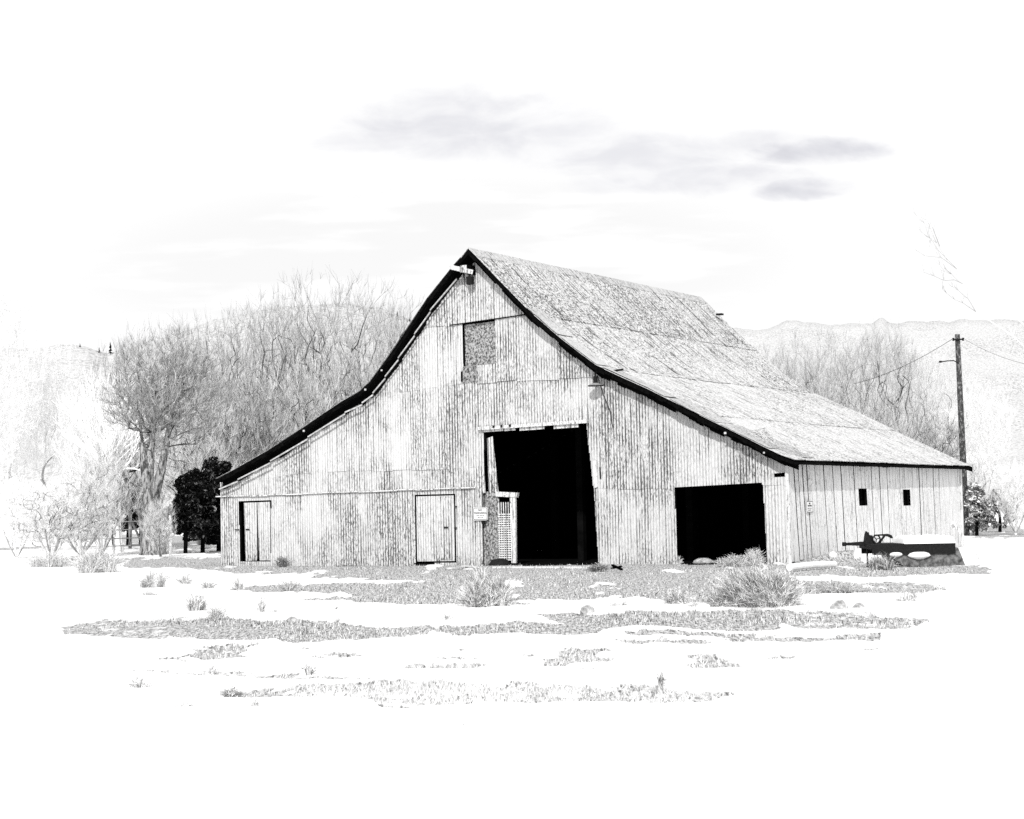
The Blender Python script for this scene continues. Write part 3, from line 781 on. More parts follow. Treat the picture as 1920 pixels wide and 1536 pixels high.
# barn wall lamp: gooseneck arm and a wide enamel shade
def barn_pt(x_, y_, z_):
    p = BASE + SV * y_ - UV * x_; return Vector((p[0], p[1], z_))
c = fw(1111, 716, -.5)
lamp = empty('wall_lamp', barn_pt(c[0], 0, c[1]), 'wide shallow metal lamp shade on a thin stem hanging under the right roof edge', 'lamp', -T30)
b = MB(); b.tube([(.95 - .2, -.06, .33), (.5, -.12, .30), (.2, -.22, .27), (.05, -.27, .30), (-.03, -.28, .26), (-.02, -.28, .06)], .03, 6); b.build('lamp_arm', M['iron'], lamp)
b = MB(); b.lathe([(0, .17), (.055, .17), (.065, .02), (.07, -.02), (0, -.02)], (-.02, -.28, 0), 12); b.build('lamp_socket', M['iron'], lamp)
b = MB(); b.lathe([(.0, .005), (.03, .005), (.055, .0), (.06, -.02), (.21, -.085), (.215, -.10), (.205, -.10), (.05, -.03), (0, -.03)], (-.02, -.28, 0), 24); b.build('lamp_shade', M['greyiron'], lamp)
b = MB(); b.lathe([(.218, -.088), (.224, -.104), (.218, -.112), (.205, -.104)], (-.02, -.28, 0), 24); b.build('shade_rim', M['iron'], lamp)
b = MB(); b.lathe([(0, -.03), (.03, -.05), (.04, -.08), (.0, -.11)], (-.02, -.28, 0), 10); b.build('bulb', M['sign'], lamp)
a_ = fw(1121, 704, -.05); c_ = fw(1147, 775, -.05); d_ = fw(1149, 800, -.05)
b = MB(); b.tube([(a_[0], -.09, a_[1]), ((a_[0] + c_[0]) / 2, -.12, (a_[1] + c_[1]) / 2 - .02), (c_[0], -.10, c_[1]), (d_[0], -.07, d_[1])], .015, 5)
o = b.build('lamp_cable', M['wire'], barn)

# ------------------------------------------------------------------ signs
def text_mesh(txt, size, name, parent, loc):
    cu = bpy.data.curves.new(name, 'FONT'); cu.body = txt; cu.size = size; cu.align_x = 'CENTER'; cu.align_y = 'CENTER'; cu.extrude = .0015; cu.offset = size * .012
    to = bpy.data.objects.new(name, cu); col.objects.link(to); dg = bpy.context.evaluated_depsgraph_get()
    me = bpy.data.meshes.new_from_object(to.evaluated_get(dg)); bpy.data.objects.remove(to)
    o = bpy.data.objects.new(name, me); me.materials.clear(); me.materials.append(M['ink']); col.objects.link(o); o.parent = parent
    o.location = loc; o.rotation_euler = (pi / 2, 0, 0); return o
def rrect(w_, h_, r_, n=5):
    pts = []
    for (cx, cy, a0) in ((w_ / 2 - r_, h_ / 2 - r_, 0), (-w_ / 2 + r_, h_ / 2 - r_, 90), (-w_ / 2 + r_, -h_ / 2 + r_, 180), (w_ / 2 - r_, -h_ / 2 + r_, 270)):
        for k in range(n + 1): a = radians(a0 + 90 * k / n); pts.append((cx + r_ * cos(a), cy + r_ * sin(a)))
    return pts
def ring(b, outer, inner_, y):
    n = len(outer); b.add([(x, y, z) for x, z in outer] + [(x, y, z) for x, z in inner_], [(i, (i + 1) % n, (i + 1) % n + n, i + n) for i in range(n)][::-1])
c = fw(903.5, 963.5)
s1 = empty('warning_sign', barn_pt(c[0], -.09, c[1]), 'white NO TRESPASSING sign with rounded corners beside the big black doorway', 'sign', -T30)
SWD, SHT = .49, .38
b = MB(); b.slab(rrect(SWD, SHT, .05)[::-1], 0, .008); b.build('sign_plate', M['sign'], s1)
b = MB(); ring(b, rrect(SWD - .03, SHT - .03, .04), rrect(SWD - .06, SHT - .06, .03), -.002); b.build('sign_border', M['ink'], s1)
text_mesh('NO', .085, 'lettering', s1, (0, -.003, .105)); text_mesh('TRESPASSING', .070, 'lettering', s1, (0, -.003, .02))
b = MB()
for (z_, segs) in ((-.055, ((-.13, -.03), (-.015, .06), (.075, .13))), (-.11, ((-.09, -.02), (.0, .04), (.055, .10)))):
    for (u0, u1) in segs: b.box((u0, -.003, z_ - .008), (u1, -.0005, z_ + .008))
b.build('small_print', M['ink'], s1)
b = MB(); b.slab([(.02, -.205), (.11, -.205), (.12, -.27), (.09, -.32), (.05, -.30), (.03, -.26)][::-1], .0, .05); b.build('padlock', M['iron'], s1)
s_, z_ = sw(1519, 950)
p = C0 + SV * s_ - UV * (.03 - .04 * z_)
s2 = empty('warning_sign', Vector((p[0], p[1], z_)), 'small upright white notice nailed to the grey boards of the side wall', 'sign', pi / 2 - T30)
b = MB(); b.slab([(-.145 * 1.7, -.16), (-.145 * 1.7, .15), (.145 * 1.7, .15), (.145 * 1.7, -.16)][::-1], -.02, -.008); b.build('sign_plate', M['sign'], s2)
b = MB(); ring(b, [(.24, .145), (-.24, .145), (-.24, -.155), (.24, -.155)], [(.215, .13), (-.215, .13), (-.215, -.14), (.215, -.14)], -.0215); b.build('sign_border', M['ink'], s2)
text_mesh('NO', .075, 'lettering', s2, (0, -.0225, .08)); text_mesh('TRESPASSING', .052, 'lettering', s2, (0, -.0225, .02))
b = MB()
for (z0_, segs) in ((-.045, ((-.15, -.02), (.02, .12))), (-.095, ((-.13, .10),))):
    for (u0, u1) in segs: b.box((u0, -.0225, z0_ - .009), (u1, -.0205, z0_ + .009))
b.build('small_print', M['ink'], s2)

# ------------------------------------------------------------------ trees
def rotv(v, axis, a):
    axis = axis / max(np.linalg.norm(axis), 1e-9)
    return v * cos(a) + np.cross(axis, v) * sin(a) + axis * (axis @ v) * (1 - cos(a))
def gen_tree(seed, stems=1, levels=5, kids=(4, 4, 5, 5, 3), ratio=.62, spread=.62, up=.25, trunk=.28, wander=.16, r0=.035, limbs=None, limb_kids=8):
    """unit-height bare tree: list of (level, points, radii)"""
    r = random.Random(seed); out = []
    def branch(p, d, ln, rad, lv):
        n = 6 if lv < 2 else (4 if lv < 4 else 3)
        pts = [p]; dirs = [d]
        for k in range(n):
            d = d + np.array([r.gauss(0, wander), r.gauss(0, wander), r.gauss(0, wander * .6) + up * (.5 if lv else .25) * (.6 if lv < levels else 1.0)])
            d = d / np.linalg.norm(d); p = p + d * ln / n; pts.append(p); dirs.append(d)
        out.append((lv, np.array(pts), np.linspace(rad, rad * (.55 if lv < levels else .35), n + 1)))
        if lv >= levels: return
        kn = kids[min(lv, len(kids) - 1)]
        for c in range(kn):
            f = (.35 + .65 * (c + r.random()) / kn) if lv else (.6 + .4 * (c + 1) / kn)
            f = min(f, .999); i = min(int(f * n), n - 1); fr = f * n - i
            q = pts[i] * (1 - fr) + pts[i + 1] * fr; dd = dirs[min(i + 1, n)]
            ang = r.gauss(spread, .16) * (1 - .25 * f); ax_ = np.cross(dd, np.array([r.gauss(0, 1), r.gauss(0, 1), r.gauss(0, 1)]))
            nd = rotv(dd, ax_, ang)
            if nd[2] < -.15: nd[2] *= -.3
            branch(q, nd, ln * ratio * r.uniform(.7, 1.3), rad * r.uniform(.40, .56), lv + 1)
        # leader goes on
        branch(pts[-1], rotv(dirs[-1], np.array([r.gauss(0, 1), r.gauss(0, 1), 0]), r.gauss(0, .3)), ln * ratio * 1.0, rad * .55, lv + 1)
    for li_, (pts, rad) in enumerate(limbs or []):
        pts = [np.array(p, float) for p in pts]; rads = np.linspace(rad[0], rad[1], len(pts)); out.append((0, np.array(pts), rads))
        L_ = sum(np.linalg.norm(pts[i + 1] - pts[i]) for i in range(len(pts) - 1))
        for c in range(limb_kids if li_ else 0):
            f = (.35 + .64 * (c + r.random()) / limb_kids) * (len(pts) - 1); i = min(int(f), len(pts) - 2)
            q = pts[i] + (pts[i + 1] - pts[i]) * (f - i); dd = pts[i + 1] - pts[i]; dd = dd / np.linalg.norm(dd)
            nd = rotv(dd, np.cross(dd, np.array([r.gauss(0, 1), r.gauss(0, 1), r.gauss(0, 1)])), r.gauss(.8, .2))
            if nd[2] < -.1: nd[2] *= -.3
            branch(q, nd, L_ * r.uniform(.16, .27), rads[i] * .45, 2)
        d_ = pts[-1] - pts[-2]
        if li_: branch(pts[-1], d_ / np.linalg.norm(d_), L_ * .16, rad[1] * .9, 2)
    if limbs: stems = 0
    for s_ in range(stems):
        a0 = 2 * pi * (s_ + r.random() * .5) / stems; t = .16 if stems > 1 else .03
        branch(np.array([.02 * cos(a0), .02 * sin(a0), 0.]), np.array([cos(a0) * t, sin(a0) * t, 1.]) / sqrt(1 + t * t), trunk, r0, 0)
    return out
def tree_meshes(name, spec, H, Wd, mats, thick=1., rmin=.006, cut=2):
    """scale the unit tree to height H and crown width Wd and grow the tubes"""
    allp = np.concatenate([p for _, p, _ in spec]); zt = np.percentile(allp[:, 2], 98.6)
    rx = (np.percentile(allp[:, 0], 98.5) - np.percentile(allp[:, 0], 1.5)); ry = (np.percentile(allp[:, 1], 98.5) - np.percentile(allp[:, 1], 1.5))
    S = np.array([Wd / rx, Wd / ry, H / zt])
    tb, cb = MB(), MB(); top_ = max(l_ for l_, _, _ in spec)
    for lv, p, rd in spec:
        rr_ = np.maximum(rd * H * thick, rmin)
        if lv < cut: tb.tube(p * S - (np.array([0, 0, .15]) if lv == 0 else 0), rr_, 8 if lv == 0 else 6)
        else: cb.tube(p * S, rr_, 4 if lv == cut else 3, tone=rnd.choice([.3, .5, .9] if lv <= top_ - 2 else [1.4, 2.6, 3.6, 4.6]), cap=False)
    return tb, cb
def grow_crown(seed, init, targets, alpha=.28, step=.4, twig=(.22, .6), ntw=3, rt=.0048, up=.5, centre=None):
    """limbs reach out to points spread through the crown: list of (points, radii), tips last; radii follow the pipe rule"""
    r = np.random.RandomState(seed); pos = []; par = []; pth = []; dr = []; lines = []
    for poly in init:
        poly = np.array(poly, float); ids = []
        start = 0
        if pos:
            d = np.linalg.norm(np.array(pos) - poly[0], axis=1); k = int(d.argmin()); ids = [k]; start = 1
        for a_, b_ in zip(poly[:-1], poly[1:]):
            n = max(1, int(np.linalg.norm(b_ - a_) / step))
            for q in range(n):
                p = a_ + (b_ - a_) * q / n
                if start: start = 0; continue
                prev = ids[-1] if ids else -1
                pos.append(p); par.append(prev); pth.append(0 if prev < 0 else pth[prev] + np.linalg.norm(p - pos[prev])); dr.append((b_ - a_) / np.linalg.norm(b_ - a_)); ids.append(len(pos) - 1)
        p = poly[-1]; pos.append(p); par.append(ids[-1]); pth.append(pth[ids[-1]] + np.linalg.norm(p - pos[ids[-1]])); dr.append(dr[-1]); ids.append(len(pos) - 1); lines.append((0, ids))
    base = np.array(init[0][-1] if centre is None else centre, float)
    order = np.argsort(np.linalg.norm(targets - base, axis=1) + r.uniform(0, .6, len(targets)))
    cap = len(pos) + len(targets) * 14; PA = np.zeros((cap, 3)); PT = np.zeros(cap); n0 = len(pos); PA[:n0] = pos; PT[:n0] = pth
    skip = max(1, n0 // 6) if len(init) == 1 else 2
    ends = []
    for t in targets[order]:
        n0 = len(pos); dv = PA[:n0] - t; d = np.sqrt((dv * dv).sum(1)); c = d + alpha * PT[:n0] + .9 * np.maximum(PA[:n0, 2] - t[2], 0); c[:skip] += 5
        k = int(c.argmin()); D_ = d[k]; a_ = pos[k]; m_ = max(2, int(D_ / step) + 1); m_ = min(m_, 12)
        ctl = a_ + dr[k] * D_ * .38 + r.normal(0, .07 * D_, 3); ids = [k]; pp = a_
        for q in range(1, m_ + 1):
            f = q / m_; p = a_ * (1 - f) ** 2 + 2 * ctl * f * (1 - f) + t * f * f + (r.normal(0, .012 + .008 * D_, 3) if q < m_ else 0)
            PA[len(pos)] = p; PT[len(pos)] = pth[ids[-1]] + np.linalg.norm(p - pp); pos.append(p); par.append(ids[-1]); pth.append(PT[len(pos) - 1])
            dd = p - pp; dr.append(dd / max(np.linalg.norm(dd), 1e-6)); ids.append(len(pos) - 1); pp = p
        lines.append((1, ids)); ends.append(ids[-1]); ends.append(ids[len(ids) // 2])
    n = len(pos); acc = np.zeros(n); E_ = 2.12
    for k in range(n - 1, -1, -1):
        if acc[k] == 0: acc[k] = (rt * 1.2) ** E_
        if par[k] >= 0: acc[par[k]] += acc[k] if k not in () else 0
    # a node in the middle of a line carries the sum of everything above it
    rad = acc ** (1 / E_)
    out = [(lv, np.array([pos[i] for i in ids]), np.array([rad[ids[1]]] + [rad[i] for i in ids[1:]])) for lv, ids in lines]
    tw = []
    for e in ends:
        for _ in range(ntw):
            o = pos[e] - base; o = o / max(np.linalg.norm(o), 1e-6); d_ = dr[e] * .8 + o * .5 + np.array([0, 0, up]) + r.normal(0, .5, 3); d_ /= np.linalg.norm(d_)
            L_ = r.uniform(*twig); mid = pos[e] + d_ * L_ * .5; d2 = d_ + r.normal(0, .3, 3) + np.array([0, 0, .15]); d2 /= np.linalg.norm(d2)
            tw.append((2, np.array([pos[e], mid, mid + d2 * L_ * .5]), np.array([rt, rt * .8, rt * .45])))
    return out + tw
def dome_targets(seed, n, H, Wd, zc, rb, lump=.35, narrow=0.):
    """points in a lumpy rounded crown of height H and width Wd whose widest level is zc*H, underside at rb*H"""
    r = np.random.RandomState(seed); out = []
    lobes = r.normal(size=(9, 3)); lobes[:, 2] = np.abs(lobes[:, 2]) * .8; lobes /= np.linalg.norm(lobes, axis=1)[:, None]; amp = r.uniform(-.5, .5, 9) * lump * 1.4
    while len(out) < n:
        v = r.normal(size=3); v /= np.linalg.norm(v); e = r.rand() ** .42
        k = 1 - lump * .3 + float((amp * np.exp(-((v - lobes) ** 2).sum(1) * 5)).sum()); k = min(max(k, .45), 1.05)
        up_ = v[2] > 0; p = np.array([v[0] * Wd / 2, v[1] * Wd / 2, v[2] * (H * (1 - zc) if up_ else H * (zc - rb))]) * e * k
        if narrow: p[:2] *= 1 - narrow * (1 - (p[2] + H * (zc - rb)) / (H * (1 - rb)))
        out.append(p + np.array([0, 0, zc * H]))
    return np.array(out)
def crown_spec(kind, seed):
    r = np.random.RandomState(seed); H, Wd = 10., 8.
    if kind == 'round': t = dome_targets(seed, 700, H, Wd, .55, .22, lump=.55); init = [[(0, 0, -.1), (.08, 0, 1.1), (-.05, .1, 2.3)]]; return grow_crown(seed, init, t)
    if kind == 'vase': t = dome_targets(seed, 650, H, Wd, .68, .15, narrow=.75, lump=.6); init = [[(0, 0, -.1), (-.05, .05, .7), (.05, 0, 1.5)]]; return grow_crown(seed, init, t, alpha=.40, up=.7)
    if kind == 'multi':
        t = dome_targets(seed, 620, H, Wd, .62, .12, narrow=.6, lump=.6)
        init = [[(.0, 0, -.1), (-.3, .1, 1.8), (-.9, .2, 3.8)], [(0, 0, 0), (.4, -.2, 2.), (.9, -.3, 4.6)], [(0, 0, 0), (.05, .5, 2.), (-.1, 1.0, 4.2)]]
        return grow_crown(seed, init, t, alpha=.34, up=.7)
    if kind == 'brush':
        t = dome_targets(seed, 620, H, Wd, .5, .04, narrow=.35, lump=.5); init = [[(0, 0, -.1), (0, 0, .25)]] + [[(0, 0, .1), (.9 * cos(a), .7 * sin(a), 1.6), (1.7 * cos(a), 1.4 * sin(a), 3.4)] for a in np.arange(7) * .9]
        return grow_crown(seed, init, t, alpha=.22, up=.6, ntw=5, twig=(.4, 1.1), rt=.008)
def spec_meshes(spec, mats, thick=1., rmin=0., cutr=.05, norm=False):
    if norm:
        zt = np.percentile(np.concatenate([p[-1:] for _, p, _ in spec])[:, 2], 98.5); spec = [(l_, p * np.array([1, 1, 10. / zt]), r_) for l_, p, r_ in spec]
    tb, cb = MB(), MB(); rr = random.Random(3)
    pale = mats[1] in ('faded', 'palebark')
    for lv, p, rd in spec:
        rd = np.maximum(rd * thick, rmin); R1 = rd.max()
        if norm and R1 > .0125: rd = rd * 1.45; R1 *= 1.45
        if R1 > cutr: tb.tube(p, rd, 9 if R1 > .12 else 6, tone=1. if R1 > .1 else rr.choice([.4, .6, .9]))
        else: cb.tube(p, rd, 4 if R1 > .02 else 3, tone=(1. if pale else (rr.choice([.15, .3, .6]) if R1 > (.0125 if norm else .03) else rr.choice([1.0, 2.0, 3.0, 4.0]))), cap=False)
    return tb, cb
PROTO = {}
def tree(name, px, dist, top_px, width_px, label, proto, mats=('bark', 'twig'), rz=0., group=None, thick=1., rmin=.006, base_z=0.):
    """a tree whose foot stands at world Y = dist below photo column px and whose top reaches row top_px"""
    p = at(px, top_px, dist); H = p[2] - base_z; Wd = width_px / FPX * dist
    key = (proto, mats, thick, rmin)
    if key not in PROTO:
        tb, cb = tree_meshes(name, gen_tree(**SPECS[proto]), 10., 8., mats, thick, rmin) if proto in SPECS else spec_meshes(crown_spec(proto.split('_')[0], int(proto.split('_')[1])), mats, thick, 0. if rmin < .007 else rmin, norm=True)
        root = empty(name, (p[0], p[1], base_z), label, 'tree', rz, group)
        tb.build('trunk', M[mats[0]], root, smooth=True); cb.build('branches', M[mats[1]], root); PROTO[key] = root
    else:
        root = copy_tree(PROTO[key]); root.name = name; root.location = (p[0], p[1], base_z); root.rotation_euler = (0, 0, rz); root['label'] = label
        if group: root['group'] = group
        elif 'group' in root: del root['group']
    root.scale = (Wd / 8., Wd / 8., H / 10.)
    return root
SPECS = {
    'broad': dict(seed=3, stems=1, levels=5, kids=(4, 4, 4, 5, 4), spread=.72, up=.13, trunk=.20, ratio=.70, wander=.20),
    'tall': dict(seed=14, stems=1, levels=5, kids=(5, 4, 4, 5, 4), spread=.66, up=.11, trunk=.24, ratio=.70, wander=.20),
    'fan': dict(seed=25, stems=3, levels=4, kids=(4, 4, 5, 6), spread=.62, up=.14, trunk=.30, ratio=.68, wander=.19),
    'brush': dict(seed=31, stems=11, levels=3, kids=(5, 6, 6), spread=.62, up=.08, trunk=.42, r0=.014, wander=.22),
    'sapling': dict(seed=44, stems=2, levels=3, kids=(9, 6, 4), spread=.62, up=.28, trunk=.52, r0=.022, ratio=.5),
    'slender': dict(seed=57, stems=2, levels=4, kids=(4, 5, 5, 4), spread=.48, up=.14, trunk=.40, r0=.02, wander=.15),
}
GL = 'bare winter trees behind the left end of the barn'
def big_cottonwood():
    D = 76.; q = at(288, 1040, D); o = np.array([q[0], q[1], 0.]); P = lambda x_, y_, dd=0.: at(x_, y_, D + dd) - o
    root = empty('cottonwood_tree', tuple(o), 'big bare tree with a thick furrowed trunk forking beside the pipe gate', 'tree'); k = D / FPX
    init = [[P(287, 1046), P(284, 1000), P(282, 950), P(284, 920)],
            [P(283, 930), P(271, 880, .3), P(267, 830, .5), P(262, 790, .6), P(268, 745, .7), P(258, 700, .6)],
            [P(283, 925), P(286, 850, -.4), P(288, 800, -.7), P(287, 760, -.9), P(296, 710, -1.1)],
            [P(284, 925), P(303, 880, -.3), P(312, 830, -.2), P(321, 790, 0), P(326, 765, .1), P(345, 720, .3)],
            [P(288, 800, -.7), P(310, 765, -1.2), P(335, 745, -1.6)], [P(264, 800, .6), P(250, 770, 1.), P(240, 735, 1.4)]]
    r = np.random.RandomState(5); T = []
    while len(T) < 1500:
        v = r.normal(size=3); v /= np.linalg.norm(v); e = r.rand() ** .45; x_ = 312 + 122 * v[0] * e; y_ = 745 - (128 if v[2] > 0 else 95) * v[2] * e
        y_ += 14 * sin(x_ * .07); T.append(P(x_, y_, v[1] * e * 2.4))
    spec = grow_crown(8, init, np.array(T), alpha=.3, step=.35, twig=(.2, .5), ntw=4, rt=.0055, centre=P(290, 850))
    tb, cb = spec_meshes(spec, ('bark', 'twig'))
    tb.tube([P(287, 1050), P(286, 1030), P(284, 1000), P(283, 960), P(284, 918)], [30 * k, 22 * k, 18 * k, 16 * k, 15 * k], 14)
    tb.tube([P(281, 930), P(271, 880, .3), P(267, 830, .5)], [11 * k, 8 * k, 6 * k], 10); tb.tube([P(288, 935), P(303, 880, -.3), P(312, 830, -.2), P(321, 790, 0)], [11 * k, 8 * k, 6.5 * k, 4.5 * k], 10)
    tb.build('trunk', M['bark'], root, True); cb.build('branches', M['twig'], root)
big_cottonwood()
tree('bare_tree', 240, 92, 622, 210, 'bare tree with fine twigs just left of the thick-trunked tree', 'round_1', rz=1.2, group=GL, thick=1.)
tree('bare_tree', 345, 98, 608, 250, 'bare tree whose crown rises just right of the thick-trunked tree', 'round_2', rz=3.4, group=GL, thick=1.)
tree('bare_tree', 428, 102, 594, 250, 'bare round-topped tree over the low left end of the barn roof', 'round_2', rz=4.4, group=GL, thick=1.)
tree('bare_tree', 492, 108, 556, 270, 'bare fan-shaped tree left of the tallest one behind the roof', 'multi_3', rz=.3, group=GL, thick=1.)
tree('bare_tree', 600, 112, 524, 320, 'tallest bare tree on the left, its crown highest above the roof line', 'round_5', rz=2.2, group=GL, thick=1.)
tree('bare_tree', 680, 118, 548, 270, 'bare spreading tree between the tallest one and the steep roof edge', 'round_5', rz=2.6, group=GL, thick=1.)
tree('bare_tree', 738, 128, 578, 190, 'small bare tree nearest the steep left roof edge', 'vase_4', rz=1.0, group=GL)
tree('bare_tree', 385, 118, 625, 270, 'bare tree seen behind the gap between the two tall crowns left of the barn', 'multi_3', rz=2.4, group=GL)
tree('bare_tree', 555, 124, 575, 300, 'bare slender-stemmed tree filling in left of the tallest crown', 'vase_4', rz=4.0, group=GL)
tree('bare_tree', 455, 90, 700, 240, 'low bushy bare tree above the left roof slope with tangled twigs', 'brush_6', ('twig', 'midtwig'), rz=1., group=GL)
tree('bare_tree', 560, 92, 690, 250, 'low tangled bare tree hugging the middle of the left roof slope', 'brush_7', ('twig', 'midtwig'), rz=2.3, group=GL)
tree('bare_tree', 655, 96, 660, 230, 'low tangled bare tree just below the flare of the left roof', 'brush_6', ('twig', 'midtwig'), rz=3.8, group=GL)
tree('bare_tree', 372, 88, 745, 230, 'low bare brushy tree over the black junipers', 'brush_7', ('greytwig', 'greytwig'), rz=5., group=GL)
tree('bare_tree', 265, 100, 730, 220, 'low brushy bare tree behind the thick trunk', 'brush_6', ('greytwig', 'greytwig'), rz=.2, group=GL)
tree('white_barked_tree', 224, 84, 745, 130, 'slim young tree with white bark forking above the pipe gate', 'sapling', ('palebark', 'palebark'), rz=.4, thick=1.1, rmin=.014)
tree('white_barked_tree', 200, 90, 700, 120, 'pale faded young tree left of the forked white one', 'sapling', ('palebark', 'faded'), rz=2.4, rmin=.010)
GF = 'pale trees fading at the left edge'
tree('faded_tree', 150, 86, 740, 150, 'faded-white bare tree left of the pipe gate', 'multi_3', ('faded', 'faded'), rz=1., group=GF, rmin=.008)
tree('faded_tree', 88, 90, 640, 190, 'tall faded-white bare tree second from the left edge', 'round_1', ('faded', 'faded'), rz=1., group=GF, rmin=.008)
tree('faded_tree', -20, 84, 500, 240, 'tallest faded-white tree, cut by the left edge of the picture', 'round_2', ('faded', 'faded'), rz=3., group=GF, rmin=.008)
tree('faded_tree', 20, 92, 720, 170, 'low faded-white tree by the left edge', 'multi_3', ('faded', 'faded'), rz=3., group=GF, rmin=.008)
GB = 'brush thickets left of the pipe gate'
tree('brush_thicket', 150, 74, 885, 200, 'dense grey leafless thicket left of the pipe gate', 'brush_7', ('faded', 'palegrey'), rz=.5, group=GB)
tree('brush_thicket', 95, 70, 905, 180, 'second leafless thicket from the left, behind snow', 'brush_6', ('faded', 'palegrey'), rz=1.9, group=GB)
tree('brush_thicket', 190, 78, 850, 160, 'leafless thicket between the grey thicket and the white forked tree', 'brush_7', ('faded', 'palegrey'), rz=3., group=GB)
tree('brush_thicket', 30, 74, 900, 130, 'faded-white thicket at the left edge', 'brush_6', ('faded', 'faded'), rz=4., group=GB)
tree('brush_thicket', 300, 72, 940, 90, 'low leafless brush around the foot of the thick trunk', 'brush_7', ('greytwig', 'greytwig'), rz=4.8, group=GB)

GR = 'bare trees behind the right slope of the roof'
for (px, d, tp, wd, pr, mt, lb, rz) in [
    (1440, 118, 650, 190, 'vase_4', ('bark', 'twig'), 'bare tree nearest the steep part of the right roof slope', .2),
    (1518, 112, 632, 210, 'multi_3', ('bark', 'twig'), 'second bare tree from the steep right roof slope', 1.3),
    (1583, 108, 622, 230, 'round_5', ('bark', 'twig'), 'bare tree with two curved stems over the middle of the right slope', 2.2),
    (1625, 116, 636, 220, 'round_5', ('bark', 'twig'), 'bare fan-shaped tree between the curved-stemmed tree and the tallest right one', 3.1),
    (1668, 104, 625, 240, 'round_1', ('bark', 'twig'), 'tallest bare tree on the right, its dark stem left of the utility pole', 4.6),
    (1728, 106, 655, 210, 'vase_4', ('bark', 'greytwig'), 'bare tree under the sagging wire left of the pole', 5.3),
    (1782, 100, 690, 220, 'multi_3', ('greytwig', 'greytwig'), 'pale bare tree crossing behind the utility pole', .9),
    (1835, 96, 730, 190, 'multi_3', ('faded', 'faded'), 'faded bare tree right of the utility pole', 2.9),
    (1560, 94, 725, 210, 'brush_6', ('twig', 'midtwig'), 'tangled low brush behind the middle of the right slope', 1.),
    (1650, 92, 750, 220, 'brush_7', ('twig', 'midtwig'), 'tangled low brush left of the low end of the roof', 2.),
    (1740, 90, 785, 200, 'brush_6', ('twig', 'midtwig'), 'tangled brush just above the low end of the right slope', 3.),
    (1820, 86, 850, 120, 'brush_7', ('greytwig', 'greytwig'), 'grey brush beside the far corner of the barn', 4.),
    (1480, 98, 680, 180, 'brush_6', ('twig', 'midtwig'), 'tangled brush tight against the steep right slope', 5.),
    (1900, 84, 870, 110, 'brush_7', ('faded', 'faded'), 'faded-white brush at the right edge', 5.6)]:
    tree('bare_tree', px, d, tp, wd, lb, pr, mt, rz, GR, .8 if pr != 'brush_6' else 1., .006 if mt[1] != 'faded' else .008)

# the tree standing outside the right edge whose limbs reach into the sky
def reach_tree():
    d0 = 58.; base = at(2010, 1010, d0)
    root = empty('pale_tree', (base[0], base[1], 0), 'pale tree at the right edge with thin twigs reaching into the sky above the pole', 'tree')
    o = np.array([base[0], base[1], 0]); r = random.Random(9)
    P = lambda x_, y_, dd=0.: at(x_, y_, d0 + dd) - o
    tb = MB(); tb.tube([(0, 0, -.1), P(2005, 850), P(1990, 700, .2), P(1975, 560, .4), P(1950, 440, .5), P(1925, 330, .6)], [.22, .18, .13, .08, .05, .02], 8); tb.build('trunk', M['palebark'], root, True)
    cb = MB()
    limbs = [[(1985, 640), (1880, 560), (1795, 505), (1760, 470), (1740, 440), (1733, 418)], [(1795, 505), (1765, 483), (1735, 480), (1722, 472)], [(1765, 483), (1742, 463), (1728, 445)],
             [(1776, 488), (1757, 456), (1745, 430), (1740, 415), (1720, 406)], [(1757, 456), (1745, 448), (1728, 436)], [(1762, 462), (1752, 436), (1748, 425)],
             [(1980, 660), (1880, 575), (1805, 532), (1790, 525), (1770, 526), (1752, 518), (1733, 511)], [(1800, 530), (1785, 515), (1772, 510), (1762, 497)], [(1785, 515), (1774, 505), (1768, 495)],
             [(1990, 720), (1900, 630), (1830, 585), (1805, 568), (1790, 562), (1775, 550), (1768, 543)], [(1830, 585), (1815, 560), (1797, 545), (1786, 538)]]
    for li in limbs:
        k = r.uniform(-1, 1); n = len(li)
        pts = [P(x_, y_, k * i / n) for i, (x_, y_) in enumerate(li)]; rd = np.linspace(.014 if li[0][0] > 1850 else .010, .004, n)
        cut = next((i for i, q_ in enumerate(li) if q_[0] < 1835), n - 1)
        if cut > 0: cb.tube(pts[:cut + 1], rd[:cut + 1], 4, tone=1.05)
        if cut < n - 1: cb.tube(pts[cut:], rd[cut:], 4, tone=r.choice([.4, .55, .7]))
        for i in range(1, n):
            for _ in range(3):
                x_, y_ = li[i]; a_ = r.uniform(-2.6, -1.2); l_ = r.uniform(8, 22)
                cb.tube([P(x_, y_, k * i / n), P(x_ + l_ * .5 * cos(a_) - 1, y_ + l_ * .5 * sin(a_), .2), P(x_ + l_ * cos(a_), y_ + l_ * sin(a_) - 2, .3)], [.006, .005, .003], 3, tone=r.choice([.4, .6, .8]) if x_ < 1835 else 1.05)
    cb.build('branches', M['faded'], root)
reach_tree()

